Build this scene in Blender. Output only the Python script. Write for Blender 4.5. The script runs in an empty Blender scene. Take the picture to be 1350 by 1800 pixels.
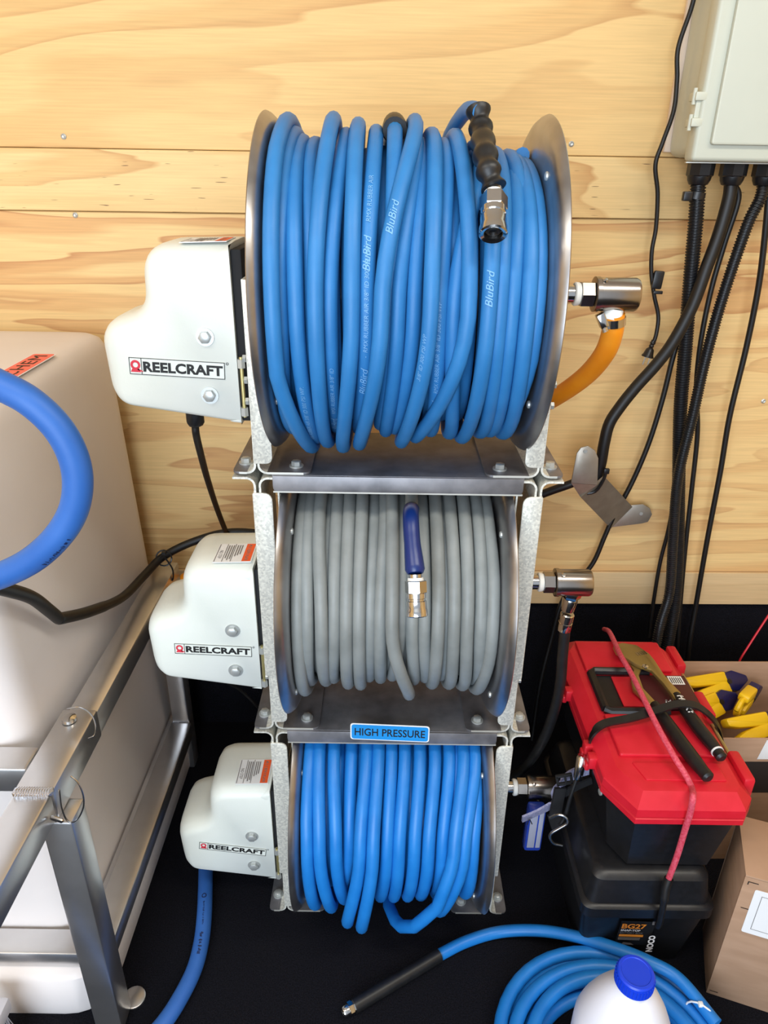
import bpy, bmesh, math, random
from mathutils import Vector, Matrix, Euler
SC = bpy.context.scene
COL = SC.collection

# ---------------------------------------------------------------- camera
cd = bpy.data.cameras.new('camera')
cd.sensor_fit = 'VERTICAL'; cd.sensor_height = 36.0; cd.lens = 25.0
cd.clip_start = 0.02; cd.clip_end = 60
cam = bpy.data.objects.new('camera', cd); COL.objects.link(cam)
cR = Vector((0.9998929, 0.00555131, 0.01354123)); cU = Vector((-0.01461239, 0.43006174, 0.90268122)); cF = Vector((0.0008125, 0.9027824, -0.4300968))
M3 = Matrix((cR, cU, -cF)).transposed()
cam.matrix_world = Matrix.Translation((-0.0207, -0.9516, 1.3515)) @ M3.to_4x4()
SC.camera = cam

# ---------------------------------------------------------------- world, lights, exposure
w = bpy.data.worlds.new('world'); SC.world = w; w.use_nodes = True
bgn = w.node_tree.nodes['Background']; bgn.inputs[0].default_value = (0.80, 0.88, 1.0, 1); bgn.inputs[1].default_value = 0.55
def area(name, loc, target, sx, sy, power, col):
    l = bpy.data.lights.new(name, 'AREA'); l.shape = 'RECTANGLE'; l.size = sx; l.size_y = sy; l.energy = power; l.color = col
    o = bpy.data.objects.new(name, l); COL.objects.link(o); o.location = loc
    o.rotation_euler = (Vector(target) - Vector(loc)).to_track_quat('-Z', 'Y').to_euler()
    return o
area('ceiling_led_strip', (0.85, -0.70, 2.26), (0.80, -0.45, 0), 1.3, 0.16, 14.5, (1.0, 0.955, 0.86))
area('ceiling_led_strip', (-0.85, -0.90, 2.26), (-0.80, -0.6, 0), 1.3, 0.16, 11, (1.0, 0.955, 0.86))
area('doorway_daylight', (-0.65, -2.9, 1.15), (-0.2, 0, 0.5), 2.0, 1.9, 86, (0.76, 0.87, 1.0))
vs = SC.view_settings
vs.view_transform = 'Standard'; vs.look = 'None'; vs.gamma = 1.0; vs.exposure = 0.16; vs.use_curve_mapping = False

# ---------------------------------------------------------------- materials
def lin(c):
    return tuple(((v/255)/12.92 if v/255 <= 0.04045 else ((v/255+0.055)/1.055)**2.4) for v in c) + (1,)
MATS = {}
def mat(name, rgb=(128,128,128), rough=0.5, metal=0.0, spec=0.5, rgb2=None, nscale=30, stretch=(1,1,1), lo=0.35, hi=0.65, bump=0.0, bscale=None, trans=0.0, sss=0.0, coat=0.0, tex='noise', detail=4, rvar=0.0, alpha=1.0, emit=0):
    m = bpy.data.materials.new(name); m.use_nodes = True
    nt = m.node_tree; b = nt.nodes['Principled BSDF']
    b.inputs['Base Color'].default_value = lin(rgb); b.inputs['Roughness'].default_value = rough
    b.inputs['Metallic'].default_value = metal; b.inputs['Specular IOR Level'].default_value = spec
    b.inputs['Transmission Weight'].default_value = trans; b.inputs['Coat Weight'].default_value = coat
    b.inputs['Alpha'].default_value = alpha
    if sss: b.inputs['Subsurface Weight'].default_value = sss; b.inputs['Subsurface Radius'].default_value = (0.02,0.02,0.02)
    tc = nt.nodes.new('ShaderNodeTexCoord'); mp = nt.nodes.new('ShaderNodeMapping')
    mp.inputs['Scale'].default_value = stretch; nt.links.new(tc.outputs['Object'], mp.inputs['Vector'])
    def tnode(sc):
        if tex == 'voronoi':
            t = nt.nodes.new('ShaderNodeTexVoronoi'); t.inputs['Scale'].default_value = sc
            o = t.outputs['Color']
        else:
            t = nt.nodes.new('ShaderNodeTexNoise'); t.inputs['Scale'].default_value = sc; t.inputs['Detail'].default_value = detail
            o = t.outputs['Fac']
        nt.links.new(mp.outputs['Vector'], t.inputs['Vector']); return o
    if rgb2 is not None:
        o = tnode(nscale); cr = nt.nodes.new('ShaderNodeValToRGB')
        cr.color_ramp.elements[0].position = lo; cr.color_ramp.elements[1].position = hi
        cr.color_ramp.elements[0].color = lin(rgb); cr.color_ramp.elements[1].color = lin(rgb2)
        nt.links.new(o, cr.inputs['Fac']); nt.links.new(cr.outputs['Color'], b.inputs['Base Color'])
        if rvar:
            mr = nt.nodes.new('ShaderNodeMapRange'); mr.inputs['To Min'].default_value = max(0,rough-rvar); mr.inputs['To Max'].default_value = rough+rvar
            nt.links.new(o, mr.inputs['Value']); nt.links.new(mr.outputs['Result'], b.inputs['Roughness'])
    if bump:
        o = tnode(bscale or nscale); bn = nt.nodes.new('ShaderNodeBump'); bn.inputs['Strength'].default_value = bump; bn.inputs['Distance'].default_value = 0.002
        nt.links.new(o, bn.inputs['Height']); nt.links.new(bn.outputs['Normal'], b.inputs['Normal'])
    MATS[name] = m; return m

def wood(name, light, mid, dark, seed, ringk=16.0, sx=0.9, sz=5.5, contrast=1.0, flecks=False):
    m = bpy.data.materials.new(name); m.use_nodes = True
    nt = m.node_tree; N = nt.nodes; L = nt.links; b = N['Principled BSDF']
    tc = N.new('ShaderNodeTexCoord'); mp = N.new('ShaderNodeMapping'); mp.inputs['Scale'].default_value = (sx, 1, sz); mp.inputs['Location'].default_value = (seed*3.1, seed*7.7, seed*1.3)
    L.new(tc.outputs['Object'], mp.inputs['Vector'])
    n = N.new('ShaderNodeTexNoise'); n.inputs['Scale'].default_value = 1.15; n.inputs['Detail'].default_value = 3.5; n.inputs['Roughness'].default_value = 0.42; n.inputs['Distortion'].default_value = 0.35
    L.new(mp.outputs['Vector'], n.inputs['Vector'])
    mu = N.new('ShaderNodeMath'); mu.operation = 'MULTIPLY'; mu.inputs[1].default_value = ringk; L.new(n.outputs['Fac'], mu.inputs[0])
    fr = N.new('ShaderNodeMath'); fr.operation = 'FRACT'; L.new(mu.outputs[0], fr.inputs[0])
    cr = N.new('ShaderNodeValToRGB'); e = cr.color_ramp.elements
    e[0].position = 0.0; e[0].color = lin(light); e[1].position = 1.0; e[1].color = lin(mid)
    for p, c in ((0.30, light), (0.52, mid), (0.80, mid), (0.93, dark), (0.965, light)):
        q = e.new(p); q.color = lin(c)
    e[len(e)-1].color = lin(light)
    L.new(fr.outputs[0], cr.inputs['Fac'])
    # broad patches decide how strongly the rings show
    n3 = N.new('ShaderNodeTexNoise'); n3.inputs['Scale'].default_value = 0.9; n3.inputs['Detail'].default_value = 1; L.new(mp.outputs['Vector'], n3.inputs['Vector'])
    mr3 = N.new('ShaderNodeMapRange'); mr3.inputs['From Min'].default_value = 0.38; mr3.inputs['From Max'].default_value = 0.62; mr3.inputs['To Min'].default_value = 0.25*contrast; mr3.inputs['To Max'].default_value = 1.0*contrast; L.new(n3.outputs['Fac'], mr3.inputs['Value'])
    mx = N.new('ShaderNodeMix'); mx.data_type = 'RGBA'; mx.inputs['A'].default_value = lin(light); L.new(mr3.outputs['Result'], mx.inputs['Factor']); L.new(cr.outputs['Color'], mx.inputs['B'])
    # fibres
    mp2 = N.new('ShaderNodeMapping'); mp2.inputs['Scale'].default_value = (5, 1, 170); L.new(tc.outputs['Object'], mp2.inputs['Vector'])
    n2 = N.new('ShaderNodeTexNoise'); n2.inputs['Scale'].default_value = 1.6; n2.inputs['Detail'].default_value = 4; L.new(mp2.outputs['Vector'], n2.inputs['Vector'])
    mr = N.new('ShaderNodeMapRange'); mr.inputs['From Min'].default_value = 0.3; mr.inputs['From Max'].default_value = 0.7; mr.inputs['To Min'].default_value = 0.90; mr.inputs['To Max'].default_value = 1.05; L.new(n2.outputs['Fac'], mr.inputs['Value'])
    hs = N.new('ShaderNodeHueSaturation'); L.new(mr.outputs['Result'], hs.inputs['Value']); L.new(mx.outputs['Result'], hs.inputs['Color'])
    out = hs.outputs['Color']
    if flecks:
        mp4 = N.new('ShaderNodeMapping'); mp4.inputs['Scale'].default_value = (22, 1, 330); L.new(tc.outputs['Object'], mp4.inputs['Vector'])
        n4 = N.new('ShaderNodeTexNoise'); n4.inputs['Scale'].default_value = 1.0; n4.inputs['Detail'].default_value = 1; L.new(mp4.outputs['Vector'], n4.inputs['Vector'])
        mr4 = N.new('ShaderNodeMapRange'); mr4.inputs['From Min'].default_value = 0.715; mr4.inputs['From Max'].default_value = 0.75; L.new(n4.outputs['Fac'], mr4.inputs['Value'])
        m4 = N.new('ShaderNodeMix'); m4.data_type = 'RGBA'; m4.inputs['B'].default_value = lin((98,66,38)); L.new(mr4.outputs['Result'], m4.inputs['Factor']); L.new(out, m4.inputs['A']); out = m4.outputs['Result']
    L.new(out, b.inputs['Base Color'])
    b.inputs['Roughness'].default_value = 0.62
    bn = N.new('ShaderNodeBump'); bn.inputs['Strength'].default_value = 0.12; bn.inputs['Distance'].default_value = 0.001; L.new(n2.outputs['Fac'], bn.inputs['Height']); L.new(bn.outputs['Normal'], b.inputs['Normal'])
    MATS[name] = m; return m

wood('plywood_a', (229,191,128), (214,169,106), (192,140,82), 3.4, 8.5, 0.62, 3.4, 1.0)
wood('plywood_b', (231,197,137), (219,178,116), (196,146,88), 2.3, 8.0, 0.8, 6.0, 0.9, True)
wood('plywood_c', (229,193,132), (213,166,108), (192,140,88), 4.1, 11.0, 0.7, 5.2, 1.05)
wood('trim_wood', (214,184,138), (206,174,128), (198,164,118), 6.0, 4.0, 0.5, 6.0, 0.5)
mat('black_carpet', (9,9,12), 0.95, spec=0.1, rgb2=(24,24,31), nscale=420, bump=0.6, bscale=600)
mat('white_ceiling', (225,225,222), 0.7)
mat('galvanised', (196,195,186), 0.48, 0.3, rgb2=(228,226,214), nscale=330, tex='voronoi', lo=0.2, hi=0.8, bump=0.25, bscale=380)
mat('grey_steel', (112,111,114), 0.46, 0.65, rgb2=(152,150,153), nscale=24, lo=0.3, hi=0.7, rvar=0.08)
mat('flange_steel', (152,150,150), 0.33, 0.95, rgb2=(186,184,184), nscale=14, lo=0.3, hi=0.7, rvar=0.06)
mat('sheet_edge', (210,208,198), 0.4, 0.6)
mat('zinc_bolt', (190,193,190), 0.35, 0.55)
mat('chrome', (205,203,200), 0.14, 1.0)
mat('nickel', (168,160,152), 0.24, 1.0)
mat('ptfe_tape', (235,235,230), 0.5)
mat('aluminium', (200,198,197), 0.30, 0.92, rgb2=(212,210,209), nscale=12, rvar=0.05)
mat('weld', (206,206,210), 0.25, 1.0, bump=0.5, bscale=400)
mat('cover_white', (216,220,211), 0.40, rgb2=(222,225,218), nscale=8, bump=0.06, bscale=260)
mat('blue_rubber', (40,112,172), 0.46, spec=0.4, rgb2=(47,121,182), nscale=18, bump=0.08, bscale=900)
mat('bright_blue_hose', (24,114,192), 0.40, spec=0.45, rgb2=(31,122,200), nscale=22, bump=0.05, bscale=700)
mat('deep_blue_hose', (46,96,170), 0.48, spec=0.35, rgb2=(52,103,178), nscale=14)
mat('grey_rubber', (122,126,124), 0.45, spec=0.4, rgb2=(136,140,138), nscale=20, bump=0.08, bscale=800)
mat('hose_print', (112,166,212), 0.55)
mat('hose_ink', (20,36,80), 0.6)
mat('black_rubber', (17,17,18), 0.42, rgb2=(26,26,27), nscale=60)
mat('black_plastic', (19,19,21), 0.36, rgb2=(25,25,28), nscale=90, bump=0.05, bscale=700)
mat('black_cable', (12,10,10), 0.48)
mat('navy_sleeve', (12,38,100), 0.33)
mat('orange_hose', (236,138,18), 0.42, rgb2=(242,150,30), nscale=20)
mat('tank_plastic', (220,212,208), 0.5, rgb2=(225,218,214), nscale=5, sss=0.15)
mat('red_plastic', (198,22,40), 0.42, rgb2=(205,28,47), nscale=30, bump=0.06, bscale=800)
mat('box_grey', (192,194,178), 0.45, rgb2=(196,198,182), nscale=6)
mat('pale_board', (226,205,184), 0.6)
mat('cardboard', (164,130,103), 0.85, rgb2=(174,140,113), nscale=12, stretch=(1,1,5))
mat('cardboard_edge', (206,176,140), 0.9)
mat('dark_print', (42,34,30), 0.8)
mat('white_paper', (232,232,232), 0.6)
mat('ink_black', (16,16,16), 0.6)
mat('ink_grey', (120,116,114), 0.6)
mat('red_ink', (205,40,60), 0.6)
mat('orange_ink', (240,92,40), 0.6)
mat('amber_ink', (236,146,40), 0.6)
mat('sticker_red', (240,110,96), 0.55)
mat('label_blue', (28,140,214), 0.45)
mat('yellow_plastic', (238,196,24), 0.4)
mat('navy_plastic', (18,22,78), 0.35)
mat('clear_blue', (50,80,190), 0.15, spec=0.5, trans=0.35)
mat('clear_plastic', (200,200,215), 0.12, spec=0.5, trans=0.4)
mat('webbing_grey', (150,150,178), 0.8, rgb2=(120,120,150), nscale=300)
mat('webbing_black', (14,14,17), 0.8)
mat('red_cord', (196,52,74), 0.6, rgb2=(214,92,110), nscale=260, stretch=(1,1,1))
mat('red_wire', (205,30,44), 0.45)
mat('brass_tool', (168,146,88), 0.36, 0.75)
mat('dark_label', (70,16,24), 0.5)
mat('jug_white', (228,228,236), 0.38, sss=0.1)
mat('cap_blue', (16,60,205), 0.35)
mat('wire_steel', (190,190,190), 0.25, 1.0)
mat('bristle', (196,196,204), 0.6)
mat('bracket_steel', (158,150,138), 0.42, 0.7, rgb2=(172,165,154), nscale=30)
mat('yellow_zinc', (196,184,128), 0.35, 0.8)

# ---------------------------------------------------------------- mesh helpers (all coordinates in metres, world space)
def setp(o, label=None, cat=None, group=None, kind=None):
    if label: o['label'] = label
    if cat: o['category'] = cat
    if group: o['group'] = group
    if kind: o['kind'] = kind
    return o
WORLD = {}
def mk(name, bm, m, parent=None, smooth=True, angle=40, shared=None):
    """bmesh in world space -> object with its origin at the base of its bounding box"""
    bmesh.ops.recalc_face_normals(bm, faces=bm.faces)
    vsx = [v.co for v in bm.verts]
    lo = Vector((min(v.x for v in vsx), min(v.y for v in vsx), min(v.z for v in vsx))); hi = Vector((max(v.x for v in vsx), max(v.y for v in vsx), max(v.z for v in vsx)))
    org = Vector(((lo.x+hi.x)/2, (lo.y+hi.y)/2, lo.z))
    for v in bm.verts: v.co -= org
    me = bpy.data.meshes.new(name); 
    if smooth:
        ca = math.radians(angle)
        for f in bm.faces: f.smooth = True
        for e in bm.edges:
            if len(e.link_faces) == 2 and e.calc_face_angle(0) > ca: e.smooth = False
    bm.to_mesh(me); bm.free()
    me.materials.append(MATS[m])
    o = bpy.data.objects.new(name, me); COL.objects.link(o)
    if parent is not None:
        o.parent = parent; o.location = org - WORLD[parent.name]
    else: o.location = org
    WORLD[o.name] = org
    return o
def thing(name, loc, label, cat, group=None):
    o = bpy.data.objects.new(name, None); COL.objects.link(o); o.location = loc; o.empty_display_size = 0.05
    WORLD[o.name] = Vector(loc); setp(o, label, cat, group); return o
def NB(): return bmesh.new()
def add(bm, verts, faces):
    vs_ = [bm.verts.new(v) for v in verts]
    for f in faces:
        try: bm.faces.new([vs_[i] for i in f])
        except ValueError: pass
    return vs_
def box(bm, c, s, rot=None, bev=0.0, seg=2):
    t = bmesh.new(); bmesh.ops.create_cube(t, size=1)
    for v in t.verts: v.co = Vector((v.co.x*s[0], v.co.y*s[1], v.co.z*s[2]))
    if bev > 0: bmesh.ops.bevel(t, geom=list(t.edges), offset=bev, segments=seg, affect='EDGES', profile=0.5)
    R = rot.to_matrix() if isinstance(rot, Euler) else (rot if rot is not None else Matrix.Identity(3))
    for v in t.verts: v.co = R @ v.co + Vector(c)
    join(bm, t); return bm
def join(bm, t):
    mp = {}
    for v in t.verts: mp[v] = bm.verts.new(v.co)
    for f in t.faces:
        try: bm.faces.new([mp[v] for v in f.verts])
        except ValueError: pass
    t.free()
def box2(bm, lo, hi, bev=0.0, seg=2):
    return box(bm, [(a+b)/2 for a, b in zip(lo, hi)], [abs(b-a) for a, b in zip(lo, hi)], None, bev, seg)
def beam(bm, a, b, wdt, hgt, up=(0,0,1), bev=0.003):
    a = Vector(a); b = Vector(b); d = (b-a); L = d.length; d.normalize()
    u = Vector(up); s = d.cross(u).normalized(); u = s.cross(d).normalized()
    R = Matrix((s, d, u)).transposed()
    return box(bm, (a+b)/2, (wdt, L, hgt), R, bev)
def catmull(pts, n=8):
    P = [Vector(p) for p in pts]
    if len(P) < 3: return P
    Q = [P[0]*2-P[1]] + P + [P[-1]*2-P[-2]]; out = []
    for i in range(1, len(Q)-2):
        p0, p1, p2, p3 = Q[i-1:i+3]
        for k in range(n):
            t = k/n
            out.append(0.5*((2*p1) + (p2-p0)*t + (2*p0-5*p1+4*p2-p3)*t*t + (3*p1-p0-3*p2+p3)*t**3))
    out.append(P[-1]); return out
def frames(path):
    n = len(path); T = []
    for i in range(n):
        t = (path[min(i+1, n-1)] - path[max(i-1, 0)]); T.append(t.normalized() if t.length > 1e-9 else Vector((0,0,1)))
    nrm = T[0].orthogonal().normalized(); fr = []
    for i in range(n):
        nrm = (nrm - T[i]*nrm.dot(T[i])); nrm = nrm.normalized() if nrm.length > 1e-6 else T[i].orthogonal().normalized()
        fr.append((T[i], nrm, T[i].cross(nrm)))
    return fr
def tube(bm, path, r, n=10, smoothn=0, cap=True, flat=None):
    path = catmull(path, smoothn) if smoothn else [Vector(p) for p in path]
    fr = frames(path); rings = []
    for i, p in enumerate(path):
        rr = r(i/(len(path)-1)) if callable(r) else r
        rings.append([bm.verts.new(p + (fr[i][1]*math.cos(2*math.pi*k/n) + fr[i][2]*math.sin(2*math.pi*k/n))*rr) for k in range(n)])
    for a, b in zip(rings, rings[1:]):
        for k in range(n): bm.faces.new((a[k], a[(k+1) % n], b[(k+1) % n], b[k]))
    if cap:
        bm.faces.new(rings[0][::-1]); bm.faces.new(rings[-1])
    return bm
def ribbon(bm, path, wdt, th, side, smoothn=6):
    """flat strap: side = vector (or list) giving the width direction"""
    path = catmull(path, smoothn) if smoothn else [Vector(p) for p in path]
    n = len(path); rings = []
    for i, p in enumerate(path):
        t = (path[min(i+1, n-1)] - path[max(i-1, 0)]).normalized()
        if isinstance(side, list):
            u = i/(n-1)*(len(side)-1); k = min(int(u), len(side)-2); s = Vector(side[k]).lerp(Vector(side[k+1]), u-k)
        else: s = Vector(side)
        s = (s - t*s.dot(t)).normalized(); u_ = t.cross(s)
        rings.append([bm.verts.new(p + s*a*wdt/2 + u_*b*th/2) for a, b in ((-1,-1),(1,-1),(1,1),(-1,1))])
    for a, b in zip(rings, rings[1:]):
        for k in range(4): bm.faces.new((a[k], a[(k+1) % 4], b[(k+1) % 4], b[k]))
    bm.faces.new(rings[0][::-1]); bm.faces.new(rings[-1]); return bm
def lathe(bm, prof, o, ax, n=24, up=None, hexa=False):
    """prof: list of (along, radius) about axis ax from o"""
    ax = Vector(ax).normalized(); s = ax.orthogonal().normalized() if up is None else (Vector(up) - ax*Vector(up).dot(ax)).normalized(); t = ax.cross(s); o = Vector(o); rings = []
    for a, r in prof:
        if r < 1e-6: rings.append([bm.verts.new(o + ax*a)])
        else: rings.append([bm.verts.new(o + ax*a + (s*math.cos(2*math.pi*k/n) + t*math.sin(2*math.pi*k/n))*r) for k in range(n)])
    for A, B in zip(rings, rings[1:]):
        for k in range(n):
            if len(A) == 1 and len(B) == 1: continue
            if len(A) == 1: bm.faces.new((A[0], B[(k+1) % n], B[k]))
            elif len(B) == 1: bm.faces.new((A[k], A[(k+1) % n], B[0]))
            else: bm.faces.new((A[k], A[(k+1) % n], B[(k+1) % n], B[k]))
    if len(rings[0]) > 1: bm.faces.new(rings[0][::-1])
    if len(rings[-1]) > 1: bm.faces.new(rings[-1])
    return bm
def hexbolt(bm, o, ax, r=0.007, h=0.006, washer=True, up=None):
    if washer: lathe(bm, [(0, r*1.45), (h*0.25, r*1.45)], o, ax, 20)
    lathe(bm, [(h*0.2, r), (h*0.92, r), (h, r*0.86)], o, ax, 6, up); return bm
def prism(bm, poly, O, U, V, W, th, bev=0.0):
    """polygon (u, v) extruded by th along W"""
    O = Vector(O); U = Vector(U); V = Vector(V); W = Vector(W)
    t = bmesh.new()
    a = [t.verts.new(O + U*p[0] + V*p[1]) for p in poly]; b = [t.verts.new(O + U*p[0] + V*p[1] + W*th) for p in poly]
    n = len(poly); t.faces.new(a[::-1]); t.faces.new(b)
    for k in range(n): t.faces.new((a[k], a[(k+1) % n], b[(k+1) % n], b[k]))
    if bev > 0:
        bmesh.ops.recalc_face_normals(t, faces=t.faces)
        bmesh.ops.bevel(t, geom=[e for e in t.edges if e.calc_face_angle(0) > 0.6], offset=bev, segments=2, affect='EDGES', profile=0.5)
    join(bm, t); return bm
def rounded(poly, rad, n=5):
    """round the corners of a 2-D polygon; rad number or list"""
    out = []; N = len(poly)
    for i in range(N):
        p = Vector(poly[i]); a = Vector(poly[i-1]); b = Vector(poly[(i+1) % N]); r = rad[i] if isinstance(rad, (list, tuple)) else rad
        if r <= 0: out.append(tuple(p)); continue
        da = (a-p); db = (b-p); la = da.length; lb = db.length; da.normalize(); db.normalize()
        ang = math.acos(max(-1, min(1, da.dot(db)))); cut = min(r/math.tan(ang/2), 0.48*la, 0.48*lb)
        A = p + da*cut; B = p + db*cut
        for k in range(n+1):
            t = k/n; q = A*(1-t)**2 + p*2*t*(1-t) + B*t*t; out.append(tuple(q))
    return out
def inset(poly, d):
    out = []; N = len(poly)
    area_ = sum(poly[i-1][0]*poly[i][1] - poly[i][0]*poly[i-1][1] for i in range(N))
    sg = 1 if area_ > 0 else -1
    for i in range(N):
        a = Vector(poly[i-1]); p = Vector(poly[i]); b = Vector(poly[(i+1) % N])
        e1 = (p-a).normalized(); e2 = (b-p).normalized()
        n1 = Vector((-e1.y, e1.x))*sg; n2 = Vector((-e2.y, e2.x))*sg
        m = (n1+n2); m = m.normalized() if m.length > 1e-6 else n1
        k = d/max(0.5, m.dot(n1)); out.append((p.x+m.x*k, p.y+m.y*k))
    return out
def loft(bm, rings, capa=True, capb=True):
    R = [[bm.verts.new(p) for p in r] for r in rings]; n = len(R[0])
    for A, B in zip(R, R[1:]):
        for k in range(n): bm.faces.new((A[k], A[(k+1) % n], B[(k+1) % n], B[k]))
    if capa: bm.faces.new(R[0][::-1])
    if capb: bm.faces.new(R[-1])
    return bm
FONT_CACHE = {}
def text_geo(s, bold=0.0, shear=0.0, spacing=1.0):
    """text as flat mesh data, cap height 1, starting at x = 0"""
    key = (s, bold, shear, spacing)
    if key in FONT_CACHE: return FONT_CACHE[key]
    c = bpy.data.curves.new('t', 'FONT'); c.body = s; c.size = 1.0; c.offset = bold; c.shear = shear; c.space_character = spacing; c.resolution_u = 3; c.fill_mode = 'BOTH'
    o = bpy.data.objects.new('t', c); COL.objects.link(o)
    dg = bpy.context.evaluated_depsgraph_get(); dg.update(); ev = o.evaluated_get(dg); me = ev.to_mesh()
    V = [tuple(v.co) for v in me.vertices]; Fc = [tuple(p.vertices) for p in me.polygons]
    ev.to_mesh_clear(); bpy.data.objects.remove(o); bpy.data.curves.remove(c)
    x0 = min(v[0] for v in V); x1 = max(v[0] for v in V); y0 = min(v[1] for v in V); hgt = max(v[1] for v in V) - y0
    V = [((v[0]-x0)/hgt, (v[1]-y0)/hgt) for v in V]
    FONT_CACHE[key] = (V, Fc, (x1-x0)/hgt); return FONT_CACHE[key]
def text_geo_cut(s, bold, shear, spacing, n=6):
    key = ('cut', s, bold, shear, spacing)
    if key in FONT_CACHE: return FONT_CACHE[key]
    vv, ff, wd = text_geo(s, bold, shear, spacing); t = bmesh.new(); add(t, [(x, y, 0) for x, y in vv], ff)
    for k in range(1, n): bmesh.ops.bisect_plane(t, geom=list(t.verts) + list(t.edges) + list(t.faces), plane_co=(0, k/n, 0), plane_no=(0, 1, 0))
    t.verts.index_update(); V = [(v.co.x, v.co.y) for v in t.verts]; Fc = [tuple(v.index for v in f.verts) for f in t.faces]; t.free()
    FONT_CACHE[key] = (V, Fc, wd); return FONT_CACHE[key]
def text(bm, s, O, U, V, height, width=None, bold=0.02, shear=0.0, spacing=1.0, centre=False):
    vv, ff, wd = text_geo(s, bold, shear, spacing); O = Vector(O); U = Vector(U).normalized(); V = Vector(V).normalized()
    sx = (width/wd) if width else height
    off = -wd*sx/2 if centre else 0
    add(bm, [O + U*(x*sx+off) + V*(y*height) for x, y in vv], ff); return bm

# ================================================================= the setting
WS = 0.018
def WY(x, off=0.0): return 0.54 + WS*x - off
def wbox(bm, x0, x1, z0, z1, off0, off1, bev=0.0015):
    """board on the back wall between x0..x1, z0..z1, front face off1 before the wall plane"""
    t = bmesh.new(); box2(t, (x0, 0, z0), (x1, off1-off0, z1), bev, 1)
    for v in t.verts: v.co = Vector((v.co.x, WY(v.co.x, off1) + v.co.y, v.co.z))
    join(bm, t); return bm
fl = mk('floor', box2(NB(), (-1.9, -3.4, -0.05), (1.9, 0.64, 0.0)), 'black_carpet', smooth=False); setp(fl, 'black carpeted floor under the hose reels', kind='structure')
wl = mk('wall_back', wbox(NB(), -1.85, 1.85, 0.0, 2.4, -0.06, -0.012, 0), 'black_carpet', smooth=False); setp(wl, 'back wall, plywood above and black carpet below', kind='structure')
mk('plywood_panel', wbox(NB(), -1.85, 1.85, 1.386, 2.4, -0.0115, 0.0), 'plywood_a', wl)
mk('plywood_panel', wbox(NB(), -1.85, 1.85, 1.278, 1.385, -0.0115, 0.002), 'plywood_b', wl)
mk('plywood_panel', wbox(NB(), -1.85, 1.85, 0.484, 1.277, -0.0115, -0.004), 'plywood_c', wl)
mk('trim_board', wbox(NB(), -1.85, 1.85, 0.393, 0.4835, -0.0115, 0.002), 'trim_wood', wl)
for nm, x in (('wall_left', -1.875), ('wall_right', 1.875)):
    setp(mk(nm, box2(NB(), (x-0.025, -2.2, 0.0), (x+0.025, 0.52, 2.4)), 'plywood_a', smooth=False), 'plywood side wall', kind='structure')
setp(mk('ceiling', box2(NB(), (-1.9, -2.2, 2.4), (1.9, 0.62, 2.44)), 'white_ceiling', smooth=False), 'white ceiling', kind='structure')
def screw(p, r=0.005):
    bm = NB(); lathe(bm, [(0, r), (0.0015, r), (0.0026, r*0.62), (0.0018, r*0.4), (0.0018, 0)], p, (0,-1,0), 14)
    return mk('screw', bm, 'zinc_bolt', wl)
for p in [(-0.6244, 0.5340, 1.2703), (0.3203, 0.5470, 1.4056), (0.3053, 0.5520, 0.6271), (-0.6212, 0.5290, 1.4046), (0.8050, 0.5580, 0.9138)]:
    screw((p[0], WY(p[0]) + (0.004 if p[2] < 1.277 else 0), p[2]))

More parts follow.
